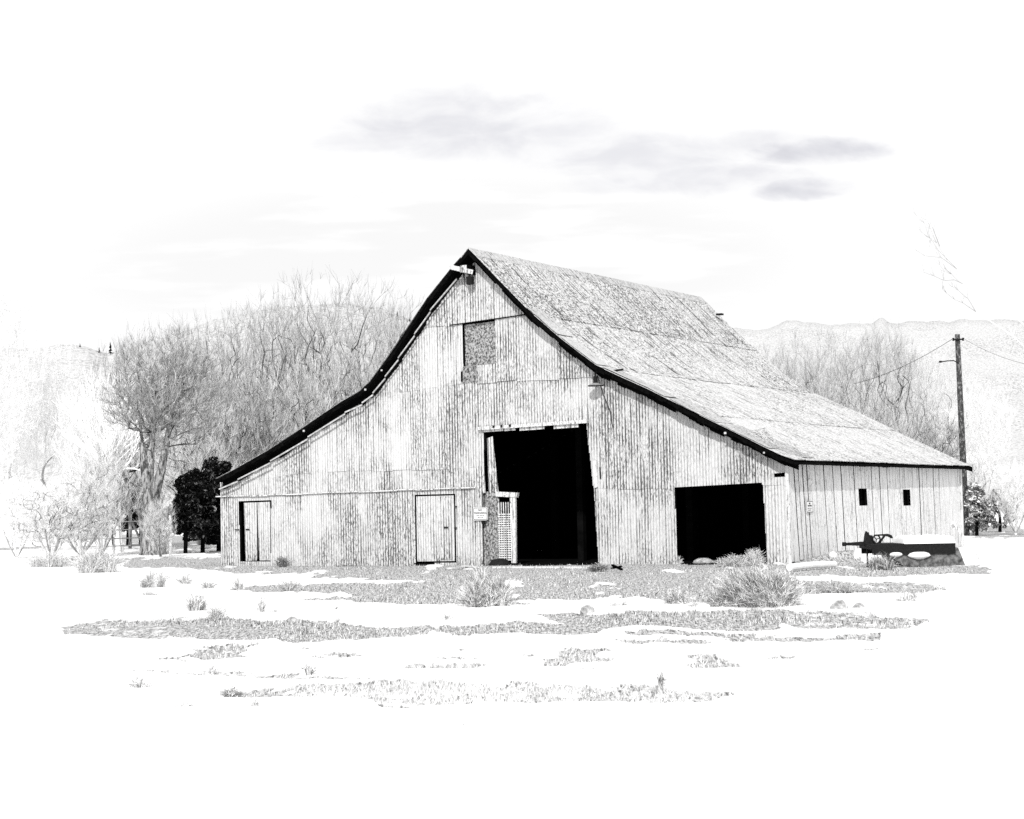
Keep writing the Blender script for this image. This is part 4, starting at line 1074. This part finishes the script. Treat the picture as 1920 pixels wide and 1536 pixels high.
# evergreens: needle sprays spread through lobed crowns, on visible trunks
def evergreen(name, px, base_py, dist, top_px, width_px, label, seed, m='needle', trunk_px=None, skirt=.16, n=7000, group=None, shape=1.):
    r = np.random.RandomState(seed); p = at(px, top_px, dist); H = p[2]; Wd = width_px / FPX * dist
    root = empty(name, (p[0], p[1], 0), label, 'tree', group=group)
    tb = MB(); tr = max(.09, H * .025)
    tb.tube([(0, 0, -.1), (.03, 0, H * .3), (-.04, .02, H * .7), (0, 0, H * .9)], [tr, tr * .8, tr * .5, tr * .2], 8); tb.build('trunk', M['interior'], root, True)
    nl = 26; z = skirt + (1 - skirt) * r.rand(nl) ** .9; a_ = r.rand(nl) * 2 * pi
    env = np.sin(np.clip((z - skirt * .6) / (1.02 - skirt * .6), 0, 1) ** (.75 * shape) * pi) ** .7
    rad = env * (.35 + .6 * r.rand(nl)) * .5 * Wd
    C = np.stack([rad * np.cos(a_), rad * np.sin(a_), z * H * .93], -1); Rl = (.07 + .09 * r.rand(nl)) * (Wd + H) * .5
    k = r.randint(0, nl, n); dv = r.normal(size=(n, 3)); dv /= np.linalg.norm(dv, axis=1)[:, None]
    Q = C[k] + dv * (Rl[k] * (.35 + .65 * r.rand(n) ** .5))[:, None] * np.array([1, 1, .8])
    Q[:, 2] = np.clip(Q[:, 2], skirt * H * .7, H * 1.02)
    e1 = r.normal(size=(n, 3)); e1 /= np.linalg.norm(e1, axis=1)[:, None]; e2 = np.cross(e1, r.normal(size=(n, 3))); e2 /= np.linalg.norm(e2, axis=1)[:, None]
    s_ = (.05 + .09 * r.rand(n))[:, None]
    V = np.stack([Q - e1 * s_, Q + e2 * s_ * .45, Q + e1 * s_, Q - e2 * s_ * .45], 1).reshape(-1, 3)
    me = bpy.data.meshes.new('foliage'); me.from_pydata(V.tolist(), [], np.arange(4 * n).reshape(-1, 4).tolist()); me.update()
    at_ = me.attributes.new('tone', 'FLOAT', 'FACE'); at_.data.foreach_set('value', r.choice([.5, .8, 1., 1.5, 3., 14.], n, p=[.18, .2, .2, .16, .12, .14]).astype(np.float32))  # brightest sprays imitate sunlit ones by tone alone
    me.materials.append(M[m]); o = bpy.data.objects.new('foliage', me); col.objects.link(o); o.parent = root
    return root
GJ = 'black junipers at the left corner of the barn'
evergreen('juniper_tree', 346, 1008, 79, 888, 84, 'black juniper with a bare dark trunk, leftmost of those by the barn corner', 1, group=GJ, skirt=.24, n=6500)
evergreen('juniper_tree', 378, 1008, 81, 862, 84, 'black juniper with the thickest trunk, in the middle by the barn corner', 2, group=GJ, skirt=.22, n=9000)
evergreen('juniper_tree', 408, 1008, 83, 848, 90, 'tall black juniper half hidden by the left corner of the barn', 3, group=GJ, skirt=.12, n=16000)
evergreen('juniper_tree', 437, 1008, 93, 828, 70, 'black juniper top just above the left eave', 4, group=GJ)
evergreen('juniper_tree', 492, 1008, 100, 800, 90, 'dark juniper top rising behind the low left roof slope', 5, group=GJ)
evergreen('juniper_tree', 238, 1000, 104, 905, 74, 'small dark juniper behind the forked white tree', 6, group=GJ, skirt=.28, n=6000)
evergreen('juniper_tree', 262, 1000, 108, 890, 60, 'small dark juniper against the left side of the thick trunk', 7, group=GJ, skirt=.3, n=3500)
evergreen('juniper_tree', 208, 1000, 106, 922, 54, 'smallest dark juniper, left of the forked white tree', 8, group=GJ, skirt=.25, n=2500)
evergreen('grey_evergreen', 1828, 1000, 84, 905, 70, 'grey evergreen beyond the far right corner of the barn', 9, m='needlegrey', n=5000)
evergreen('grey_evergreen', 1872, 1000, 92, 915, 60, 'paler grey evergreen right of the one beyond the barn corner', 10, m='needlegrey', n=2500)
# tiny spruces along the hill crest
for i, (px, cy, hp, lb) in enumerate([(207, 662, 24, 'dark spruce standing alone on the left hill crest'), (186, 660, 12, 'tiny spruce on the crest just left of the lone dark one'), (745, 592, 11, 'tiny spruce on the crest near the roof edge, leftmost of three'),
                                (757, 597, 9, 'tiny middle spruce of three on the crest near the roof edge'), (768, 600, 8, 'tiny spruce of three on the crest, touching the roof edge'), (150, 650, 9, 'tiny spruce on the snowy crest farthest left')]):
    d = 615.; p = at(px, cy + 3, d); H = hp / FPX * d
    root = empty('spruce_tree', p, lb, 'tree', group='spruces on the hill crest')
    b = MB(); b.tube([(0, 0, -1), (0, 0, H)], [.12, .03], 5); b.build('trunk', M['interior'], root)
    b = MB(); r_ = random.Random(i)
    for k in range(60):
        z = H * (.15 + .85 * r_.random()); a_ = r_.random() * 6.28; l_ = (1.05 - z / H) * H * .28 * r_.uniform(.6, 1.2)
        b.add([(0, 0, z + .25), (l_ * cos(a_), l_ * sin(a_), z - l_ * .3), (0, 0, z - .35)], [(0, 1, 2)]); b.add([(.2 * cos(a_ + 1.5), .2 * sin(a_ + 1.5), z), (l_ * cos(a_), l_ * sin(a_), z - l_ * .3), (-.2 * cos(a_ + 1.5), -.2 * sin(a_ + 1.5), z)], [(0, 1, 2)])
    b.build('foliage', M['darkwood'], root)

# ------------------------------------------------------------------ bushes and tufts in the foreground
def bush(name, px, py, wpx, hpx, label, n, m='stem', flat=.55, seed=0, group=None, fine=1., cat='bush', arch=.5, tones=(.3, .6, 1., 1.6, 2.4)):
    p = ground(px, py); dist = p[1]; r = random.Random(seed * 7 + 1)
    Wd = wpx / FPX * dist / 2; H = hpx / FPX * dist
    root = empty(name, (p[0], p[1], float(gh(p[0], p[1])) - .01), label, cat, group=group); b = MB()
    nc_ = 1 if n < 200 else (3 if n < 600 else 7); cl = [(r.uniform(-.5, .5), r.uniform(-.4, .4), r.uniform(.62, 1.0)) for _ in range(nc_)] if nc_ > 1 else [(0, 0, 1.)]
    cl[0] = (r.uniform(-.15, .15), 0, 1.); Wd0, H0 = Wd, H
    for k in range(int(n * 1.5)):
        cx_, cy_, ch_ = r.choice(cl); Wd = Wd0 * (.62 if nc_ > 1 else 1.) * (.7 + .3 * ch_); H = H0 * ch_; cx_ *= Wd0; cy_ *= Wd0
        a_ = r.random() * 2 * pi; t = r.random() ** .7; el = (pi / 2) * (1 - t * flat * 1.15) ; q = r.uniform(.5, 1.0) if r.random() < .85 else r.uniform(1., 1.12)
        tx, ty, tz = cos(a_) * Wd * sin(t * pi / 2) * q * 1.0, sin(a_) * Wd * .8 * sin(t * pi / 2) * q, H * (cos(t * pi / 2) ** .55) * q
        bx, by = cos(a_) * Wd * .28 * r.random(), sin(a_) * Wd * .28 * r.random()
        mid = np.array([(bx + tx) * .42, (by + ty) * .42, tz * .62 + .02 + arch * .1 * H])
        rr_ = (.0025 + .003 * r.random()) * fine
        tn = r.choice(tones); bx += cx_; by += cy_; tx += cx_; ty += cy_; mid = mid + np.array([cx_, cy_, 0]); b.tube([(bx, by, -.02), mid, (tx, ty, max(tz, .02))], [rr_, rr_ * .8, rr_ * .4], 3, tn, cap=False)
        for _ in range(2):
            f = r.uniform(.4, .95); s_ = mid * (1 - f) + np.array([tx, ty, max(tz, .02)]) * f
            e = s_ + np.array([r.gauss(0, .05) + .05 * cos(a_), r.gauss(0, .05), r.uniform(.03, .11)]) * (H + Wd) * .9
            e[2] = max(e[2], .01); b.tube([s_, e], [rr_ * .6, rr_ * .3], 3, tn, cap=False)
    b.build('stems', M[m], root); return root
GT = 'grass tufts standing in the snow'
bush('dry_bush', 908, 1140, 122, 72, 'round straw-coloured bush in front of the middle door', 1500, seed=1, group='dry bushes before the barn')
bush('dry_bush', 1418, 1143, 180, 80, 'largest dry bush, in front of the wide cart opening', 2200, seed=2, group='dry bushes before the barn')
bush('dry_bush', 1350, 1142, 80, 40, 'low dark bush at the left foot of the largest bush', 500, seed=22, group='dry bushes before the barn')
bush('dry_bush', 1478, 1120, 60, 50, 'small bush at the right flank of the largest bush', 420, seed=23, group='dry bushes before the barn')
bush('dry_bush', 1262, 1138, 80, 34, 'low wiry bush left of the largest bush beside a snow strip', 380, seed=3, group='dry bushes before the barn')
bush('dry_bush', 178, 1076, 120, 56, 'pale rounded bush in front of the pipe gate', 1100, 'palestem', seed=4, group='dry bushes before the barn')
bush('dry_bush', 90, 1066, 90, 38, 'low pale bush left of the one before the pipe gate', 420, 'palestem', seed=5, group='dry bushes before the barn')
bush('dry_bush', 1415, 1062, 70, 34, 'leafy light bush in the mouth of the cart opening', 420, 'palestem', seed=6, group='dry bushes before the barn')
bush('dry_bush', 1372, 1064, 80, 26, 'low weeds along the sill of the cart opening', 380, seed=61, group='dry bushes before the barn')
bush('dry_bush', 1272, 1062, 18, 20, 'small weed clump at the left jamb of the cart opening', 80, seed=62, group='dry bushes before the barn')
bush('dry_bush', 1130, 1072, 70, 16, 'low dark weeds at the foot of the doorway right jamb', 260, 'stem', seed=7, group='dry bushes before the barn', tones=(.1, .2, .5, 1.5))
bush('dry_bush', 534, 1064, 44, 20, 'dark weed clump growing against the corrugated wall', 160, 'stem', seed=8, group='dry bushes before the barn', tones=(.1, .2, .4, 1.))
bush('dry_bush', 1644, 1068, 84, 30, 'tangled weeds under the trailer drawbar', 300, seed=9, group='dry bushes before the barn', tones=(.15, .3, .8, 1.6))
bush('dry_bush', 1702, 1134, 70, 24, 'faint low bush in the snow at the far right', 200, 'palestem', seed=10, group='dry bushes before the barn')
bush('dry_bush', 1560, 1112, 150, 22, 'wide low grass hummock right of the largest bush', 420, seed=101, group='dry bushes before the barn', tones=(.6, 1., 1.6))
bush('dry_bush', 300, 1042, 90, 26, 'low weeds around the fence post near the junipers', 300, seed=102, group='dry bushes before the barn')
for i, (px, py, w_, h_, n, lb, mt) in enumerate([
    (285, 1105, 66, 40, 240, 'tallest grass tuft in the snow left of the barn', 'stem'), (345, 1098, 50, 24, 120, 'thin tuft just right of the tallest tuft', 'stem'), (388, 1108, 46, 20, 130, 'low tuft below the left barn door', 'stem'),
    (446, 1112, 34, 30, 110, 'tuft at the left tip of the second grass strip', 'stem'), (545, 1108, 60, 22, 130, 'wispy tuft in the snow strip before the left wall', 'stem'), (284, 1121, 54, 14, 80, 'low shadowed tuft below the tallest tuft', 'stem'),
    (365, 1150, 62, 42, 230, 'dense tuft above the left grass strip', 'stem'), (402, 1162, 56, 24, 140, 'tuft on the edge of the left grass strip', 'stem'), (492, 1152, 26, 36, 90, 'upright twiggy tuft standing alone in the snow', 'stem'),
    (515, 1152, 24, 10, 40, 'small dark leaves right of the upright twiggy tuft', 'stem'), (628, 1146, 18, 10, 20, 'tiny sprig in the open snow left of the middle', 'stem'), (632, 1174, 24, 24, 26, 'forked sprig at the edge of the middle grass strip', 'stem'),
    (838, 1168, 34, 20, 50, 'thin tuft in the snow below the round bush', 'stem'), (888, 1170, 22, 12, 26, 'small twig tuft right of the thin one below the round bush', 'stem'), (868, 1203, 20, 12, 18, 'three-stalk sprig in the open snow', 'stem'),
    (864, 1226, 18, 16, 20, 'left twig of the pair in the centre foreground snow', 'stem'), (888, 1225, 26, 8, 30, 'right twig of the pair in the centre foreground snow', 'stem'),
    (400, 1266, 28, 20, 30, 'sparse tuft on the left of the near grass strip', 'stem'), (578, 1269, 34, 30, 50, 'taller tuft in the middle of the near grass strip', 'stem'), (1240, 1292, 22, 34, 46, 'lone weed stalk on the right of the near grass strip', 'stem'),
    (260, 1300, 60, 32, 150, 'faint pale tuft at the lower left', 'faded'), (436, 1312, 50, 24, 160, 'tuft at the left end of the lowest grass strip', 'stem'), (478, 1336, 26, 26, 60, 'faint upright tuft, lowest on the left', 'palestem'), (345, 1338, 50, 26, 90, 'palest tuft near the bottom left', 'faded'),
    (1060, 1236, 30, 8, 30, 'short stubble tuft right of the centre foreground', 'stem'), (1300, 1142, 30, 16, 50, 'few stalks in the snow left of the largest bush', 'stem'), (1165, 1140, 50, 12, 60, 'row of stalks in snow behind the dark stone', 'stem'),
    (868, 1368, 12, 18, 14, 'last faint weed near the bottom of the snow', 'faded')]):
    bush('grass_tuft', px, py, w_, h_, lb, n, mt, seed=40 + i, group=GT, fine=.8, cat='grass tuft', flat=.4)

def rock(name, px, py, wpx, hpx, label, seed, cat='stone', m='stone'):
    p = ground(px, py); r = np.random.RandomState(seed); k = p[1] / FPX; b = MB()
    nu, nv = 12, 7; V = []
    for i in range(nv + 1):
        for j in range(nu):
            th = pi * i / nv; ph = 2 * pi * j / nu; e = 1 + .22 * (r.rand() - .5) * (0 < i < nv)
            V.append((wpx * k / 2 * sin(th) * cos(ph) * e, wpx * k / 2 * sin(th) * sin(ph) * e * .8, hpx * k * (cos(th) * .75 + .25) * e))
    b.add(V, [(i * nu + j, (i + 1) * nu + j, (i + 1) * nu + (j + 1) % nu, i * nu + (j + 1) % nu) for i in range(nv) for j in range(nu)])
    o = b.build(name, M[m]); o.location = (p[0], p[1], float(gh(p[0], p[1]))); tag(o, label, cat, 'stones in the field')
rock('stone', 1101, 1152, 28, 17, 'dark pointed stone in the grass right of centre', 1)
rock('stone', 548, 1168, 22, 12, 'snow-capped stone at the edge of the left grass strip', 2)
rock('stone', 588, 1184, 20, 7, 'flat pale stone lying in the left grass strip', 3)
rock('stone', 1574, 1148, 34, 22, 'larger pale stone of the pair right of the largest bush', 4)
rock('stone', 1611, 1146, 26, 16, 'smaller pale stone of the pair right of the largest bush', 5)
rock('stone', 776, 1196, 16, 7, 'small stone at the right end of the middle grass strip', 6)
rock('stone', 1110, 1206, 10, 5, 'tiny stone in the snow below the dark pointed one', 7)

# things on the ground by the walls
def wp(x_, y_, z_): return tuple(barn_pt(x_, y_, z_))
c = fw(1300, 1058)
b = MB(); b.lathe([(0, .16), (.14, .15), (.26, .08), (.30, 0), (.26, -.02)], (0, 0, 0), 14); o = b.build('stone', M['stone'], smooth=True)
o.location = wp(c[0] + .05, .55, .02); o.scale = (1, .7, .9); tag(o, 'light flat stone just inside the cart opening', 'stone', 'stones in the field')
b = MB(); c0_, c1_ = fw(1325, 1050)[0], fw(1405, 1046)[0]; r = random.Random(3)
for k in range(500):
    x_ = c0_ + (c1_ - c0_) * r.random(); h_ = .16 * (1 - abs((x_ - c0_) / (c1_ - c0_) * 2 - 1) ** 2.5); y_ = 1.1 + r.uniform(-.3, .3); z_ = h_ * r.random() + .05; a_ = r.uniform(-.5, .5)
    l_ = r.uniform(.06, .16); b.tube([(x_ - l_ * cos(a_), y_, z_ - l_ * sin(a_) * .5), (x_ + l_ * cos(a_), y_ + .05, z_ + l_ * sin(a_) * .5)], .006, 3, r.choice([.6, 1., 1.6]))
b.slab([(c0_, 0.015), (c0_ + .3, .14), (c1_ - .3, .14), (c1_, .015)], .85, 1.4, .8)
o = b.build('hay_heap', M['hay']); o.location = BASE; o.rotation_euler = (0, 0, -T30); tag(o, 'low strip of loose hay inside the cart opening', 'hay')
def plank(a, b_, w_, h_, label, m='door', name='plank', cat='plank', group='scrap boards along the wall'):
    b = MB(); b.beam(a, b_, w_, h_, .9); o = b.build(name, M[m]); tag(o, label, cat, group); return o
def gp(px, py, z=0.): q = ground(px, py, z); return (q[0], q[1], q[2])
plank(gp(842, 1066, .04), gp(890, 1062, .05), .16, .04, 'board lying on the ground right of the middle door')
plank(gp(868, 1061, .08), gp(898, 1064, .06), .12, .03, 'short board crossing the one right of the middle door')
plank(gp(1148, 1060, .20), gp(1166, 1068, .05), .05, .05, 'short dark stick leaning right of the big doorway', 'darkwood')
plank(gp(1146, 1066, .05), gp(1166, 1062, .10), .05, .05, 'second dark stick crossing the leaning one', 'darkwood')
plank(gp(925, 1064, .03), gp(1110, 1064, .03), .10, .05, 'long pale sill timber in front of the big doorway')
b = MB(); pa, pb = np.array(gp(1480, 1064, .10)), np.array(gp(1565, 1058, .10)); b.tube([pa, (pa + pb) / 2 + np.array([0, 0, .02]), pb], [.085, .08, .075], 12)
o = b.build('log', M['palebark']); tag(o, 'pale round log lying at the foot of the barn right corner', 'log')
b = MB(); q = fw(925, 1052); b.lathe([(0, .2), (.25, .16), (.34, .05), (.36, 0)], (0, 0, 0), 12); o = b.build('tyre_tub', M['iron'], smooth=True); o.location = wp(fw(942, 1058)[0], -.15, 0); o.scale = (.9, .6, 1)
tag(o, 'black upturned tub at the foot of the lattice gate', 'tub')

# ------------------------------------------------------------------ fences and pens at the left
def pipe_gate():
    D = 82.; q0 = at(152, 1030, D); q1 = at(264, 1030, D)
    root = empty('pipe_gate', (q0[0], q0[1], 0), 'pale four-rail pipe gate between the thicket and the thick trunk', 'gate')
    L_ = q1[0] - q0[0]; k = D / FPX
    zs = [at(200, y_, D)[2] for y_ in (979, 994, 1010, 1024)]
    for z_ in zs: b = MB(); b.tube([(0, 0, z_), (L_ * .5, 0, z_ - .01), (L_, 0, z_ + .01)], .022, 6); b.build('rail', M['greyiron'], root)
    for x_ in (.0, L_ * .55, L_): b = MB(); b.tube([(x_, 0, -.05), (x_, 0, zs[0] + .05)], .03, 6); b.build('post', M['greyiron'], root)
    return root
pipe_gate()
def panel(px0, px1, py0, py1, D, label):
    a_ = at(px0, py1, D); c_ = at(px1, py0, D); b = MB(); b.box((0, 0, 0), (c_[0] - a_[0], .02, c_[2] - a_[2])); o = b.build('notice_board', M['sign']); o.location = (a_[0], D, a_[2]); tag(o, label, 'sign', 'blank boards hung on the pipe gate')
panel(204, 210, 984, 1007, 81.9, 'left blank white board on the pipe gate'); panel(212, 217.5, 983, 1007, 81.9, 'right blank white board on the pipe gate')
def post(px, top, foot, D, r_, label, m='palebark', group='posts by the junipers'):
    q = at(px, top, D); b = MB(); b.tube([(0, 0, -.1), (0.01, 0, q[2])], [r_, r_ * .9], 8); o = b.build('fence_post', M[m]); o.location = (q[0], q[1], 0); tag(o, label, 'post', group)
post(319, 966, 1032, 74, .055, 'pale straight post between the thick trunk and the junipers'); post(207, 968, 1010, 88, .06, 'left gate post behind the white boards'); post(219, 968, 1010, 88, .05, 'right gate post behind the white boards')
D = 84.; a_, c_ = at(342, 1012, D), at(414, 1013, D); b = MB(); b.beam((0, 0, a_[2]), (c_[0] - a_[0] + 2, 0, a_[2] - .02), .05, .07)
root = empty('low_rail', (a_[0], D, 0), 'low horizontal rail in front of the juniper trunks', 'rail'); b.build('rail', M['darkwood'], root)
for x_ in (.1, 1.6, 3.2): b = MB(); b.box((x_ - .04, -.04, -.1), (x_ + .04, .04, a_[2] - .04)); b.build('post', M['darkwood'], root)

# ------------------------------------------------------------------ utility pole and wires
D = 84.; pt = at(1795, 627, D); pb_ = at(1812, 1000, D)
pole = empty('utility_pole', (pb_[0], D, 0), 'dark wooden utility pole leaning slightly behind the low end of the barn', 'utility pole')
dx = pt[0] - pb_[0]; Hp = pt[2]
b = MB(); b.tube([(0, 0, -.2), (dx * .5, 0, Hp * .5), (dx, 0, Hp)], [.155, .14, .115], 12); b.build('pole_shaft', M['pole'], pole, True)
z_ = at(1795, 637, D)[2]; xx = lambda z: dx * z / Hp
b = MB(); b.box((xx(z_) - .20, -.16, z_ - .035), (xx(z_) + .20, -.10, z_ + .035)); b.build('crossarm', M['iron'], pole)
for s_ in (-1, 1): b = MB(); b.lathe([(0, .07), (.04, .07), (.055, .02), (.03, -.02), (.06, -.06), (0, -.07)], (xx(z_) + s_ * .22, -.13, z_), 10); b.build('insulator', M['iron'], pole)
zl = at(1760, 679, D)[2]; xl = at(1764, 679, D)[0] - pb_[0]
b = MB(); b.tube([(xx(zl), -.1, zl - .10), (xx(zl) - .25, -.15, zl + .04), (xx(zl) - .55, -.15, zl + .03), (xl, -.15, zl)], .025, 6); b.build('lamp_arm', M['iron'], pole)
b = MB(); b.lathe([(0, .05), (.06, .04), (.09, -.03), (0, -.05)], (xl - .05, -.15, zl), 10); b.build('lamp_head', M['iron'], pole)
def wire(name, a, c, sag, label, r_=.012):
    a = np.array(a); c = np.array(c); t = np.linspace(0, 1, 24)[:, None]; P = a + (c - a) * t; P[:, 2] -= sag * 4 * (t * (1 - t))[:, 0]
    b = MB(); b.tube(P, r_, 4); o = b.build(name, M['wire']); tag(o, label, 'wire', 'wires on the utility pole')
tipL = (pb_[0] + xx(z_) - .22, D - .13, z_ + .05); tipR = (pb_[0] + xx(z_) + .22, D - .13, z_ + .05)
wire('power_wire', tipL, tuple(at(1600, 720, 100)), .25, 'wire sloping left from the pole down through the tree tops')
wire('power_wire', tipR, tuple(at(1960, 690, 70)), .2, 'wire running right from the pole out of the picture', .007)

# ------------------------------------------------------------------ old trailer under snow, right
def trailer():
    D = 46.5; k = D / FPX
    P = lambda x_, y_: (at(x_, y_, D)[0] - O[0], at(x_, y_, D)[2])
    O = at(1620, 1050, D)
    t = empty('flatbed_trailer', (O[0], D, 0), 'black iron flatbed trailer buried under a slab of snow beside the barn', 'trailer', 0)
    x0 = P(1625, 1020)[0]; x1 = P(1778, 1020)[0]; zb = P(1700, 1026)[1]; zt = P(1700, 1018)[1]
    b = MB(); b.box((x0 - .05, -.75, zb - .02), (x1, .75, zt)); b.build('bed', M['iron'], t)
    for y_ in (-.72, .72): b = MB(); b.box((x0, y_ - .03, zb - .16), (x1, y_ + .03, zb - .02)); b.build('side_rail', M['iron'], t)
    a_ = P(1583, 1020.5); c_ = P(1640, 1019)
    b = MB(); n = 8
    for i in range(n):
        f0, f1 = i / n, (i + 1) / n; h0 = .045 + .075 * f0
        b.beam((a_[0] + (c_[0] - a_[0]) * f0, 0, a_[1] + (c_[1] - a_[1]) * f0), (a_[0] + (c_[0] - a_[0]) * f1, 0, a_[1] + (c_[1] - a_[1]) * f1), h0, h0 + .02)
    b.build('drawbar', M['iron'], t)
    b = MB(); p_ = P(1583, 1020.5); b.lathe([(.0, .05), (.05, .05), (.06, 0), (.05, -.05), (0, -.05)], (p_[0], 0, p_[1]), 10); b.build('hitch_coupler', M['iron'], t)
    q = [P(1620, 1022), P(1622, 1005), P(1624, 998), P(1627, 998), P(1628, 1003), P(1634, 1004), P(1638, 1018), P(1650, 1024), P(1640, 1034), P(1628, 1030)]
    b = MB(); b.slab(q[::-1], -.14, .14); b.build('front_bracket', M['iron'], t)
    b = MB(); p_ = P(1624, 998.5); b.tube([(p_[0], 0, p_[1] - .25), (p_[0], 0, p_[1]), (p_[0], 0, p_[1] + .03)], [.028, .028, .022], 8); b.build('upright_pin', M['iron'], t)
    b = MB(); cx_, cz_ = P(1641, 1011); cx_ += 0; rr_ = 7.5 * k                 # handwheel of the winch
    ringp = [(cx_ + rr_ * cos(a) * .9, -.16, cz_ + rr_ * sin(a)) for a in np.linspace(0, 2 * pi, 21)]
    b.tube(ringp, .02, 6, cap=False)
    for a in (0.3, 2.4, 4.5): b.tube([(cx_, -.16, cz_), (cx_ + rr_ * cos(a) * .9, -.16, cz_ + rr_ * sin(a))], .012, 5)
    b.build('winch_wheel', M['iron'], t)
    b = MB(); b.tube([(P(1637, 1004)[0], -.1, P(1637, 1004)[1]), (P(1652, 1003)[0], -.1, P(1652, 1003)[1]), (P(1663, 1003.5)[0], -.1, P(1663, 1003.5)[1]), (P(1669, 1006)[0], -.1, P(1669, 1006)[1]), (P(1672, 1009)[0], -.1, P(1672, 1009)[1])], [.02, .02, .035, .04, .015], 6)
    b.tube([(P(1648, 1018)[0], -.1, P(1648, 1018)[1]), (P(1652, 1011)[0], -.1, P(1652, 1011)[1]), (P(1657, 1005)[0], -.1, P(1657, 1005)[1])], .028, 6); b.build('guard_rail', M['iron'], t)
    b = MB(); p_ = P(1623, 1028); b.tube([(p_[0], -.2, -.02), (p_[0] + .0, -.2, p_[1] + .05)], .024, 6); b.box((p_[0] - .02, -.25, p_[1] - .01), (p_[0] + .16, -.12, p_[1] + .05)); b.build('jack_stand', M['iron'], t)
    for (cxp, sd_) in ((1757, -1), (1757, 1)):
        p_ = P(cxp, 1043); b = MB(); R_ = .24
        b.lathe([(0.10, -.09), (R_ - .03, -.09), (R_, -.06), (R_, .06), (R_ - .03, .09), (.10, .09)], (0, 0, 0), 26); wv = b.build('wheel', M['iron'], t)
        wv.location = (p_[0], sd_ * .60, R_ - .01); wv.rotation_euler = (pi / 2, 0, 0)
        b = MB(); b.lathe([(0, .05), (.03, .05), (.05, .02), (.12, .02), (.13, -.02), (0, -.02)], (0, 0, .02), 16); b.build('hub', M['iron'], wv)
    b = MB(); p_ = P(1755, 1040); b.slab([P(1652, 1024), P(1784, 1026), P(1790, 1040), P(1798, 1061), P(1684, 1061), P(1676, 1052), P(1664, 1046), P(1660, 1034)][::-1], -.70, .70); b.build('chassis', M['grime'], t)
    for (u0, u1, v0, v1) in ((1656, 1681, 1034, 1044), (1690, 1733, 1033, 1048)):      # snow caught under the bed
        a0, a1 = P(u0, v1), P(u1, v0); b = MB(); b.lathe([(0, 1), (.5, .95), (.85, .6), (1, 0), (.8, -.4), (.35, -.85), (0, -1)], (0, 0, 0), 16)
        o = b.build('caught_snow', M['snow'], t, smooth=True); o.location = ((a0[0] + a1[0]) / 2, -.73, (a0[1] + a1[1]) / 2); o.scale = ((a1[0] - a0[0]) / 2, .12, (a1[1] - a0[1]) / 2)
    b = MB(); b.box((P(1655, 0)[0], -.45, zb - .24), (P(1692, 0)[0], .45, zb - .1)); b.build('tool_box', M['iron'], t)
    # snow load
    V = []; nx_, ny_ = 50, 14
    for i in range(nx_ + 1):
        for j in range(ny_ + 1):
            f = i / nx_; g_ = j / ny_; x_ = P(1652, 0)[0] + (x1 + .04 - P(1652, 0)[0]) * f; y_ = -.77 + 1.54 * g_
            e = min(1, (min(f, 1 - f) * 14)) ** .5 * min(1, min(g_, 1 - g_) * 9) ** .5
            V.append((x_, y_, zt - .01 + e * (.15 + .05 * vnoise(f * 6, g_ * 2, 3) + .02 * vnoise(f * 25, g_ * 8, 9))))
    b = MB(); b.add(V, [(i * (ny_ + 1) + j, (i + 1) * (ny_ + 1) + j, (i + 1) * (ny_ + 1) + j + 1, i * (ny_ + 1) + j + 1) for i in range(nx_) for j in range(ny_)])
    o = b.build('snow_load', M['snow'], smooth=True); o.location = t.location; tag(o, 'thick smooth slab of snow lying on the flatbed trailer', 'snow')
trailer()
# leaning tin seat and strut against the far end of the side wall
D = 49.; O = at(1800, 1020, D); P = lambda x_, y_: (at(x_, y_, D)[0] - O[0], at(x_, y_, D)[2])
root = empty('leaning_strut', (O[0], D, 0), 'pale square-headed strut leaning against the far end of the side wall', 'scrap')
b = MB(); a_ = P(1787, 978); c_ = P(1812, 1012); b.beam((a_[0], 0, a_[1]), (c_[0] + .3, -.3, -.02), .07, .05); b.build('strut', M['door'], root)
b = MB(); b.slab([P(1781, 983), P(1787, 978), P(1793, 988), P(1783, 995)][::-1], -.03, .0); b.build('plate', M['door'], root)
b = MB(); b.slab([P(1783, 985), P(1787, 981.5), P(1790, 988), P(1784, 992)][::-1], -.034, -.031); b.build('plate_face', M['greyiron'], root)
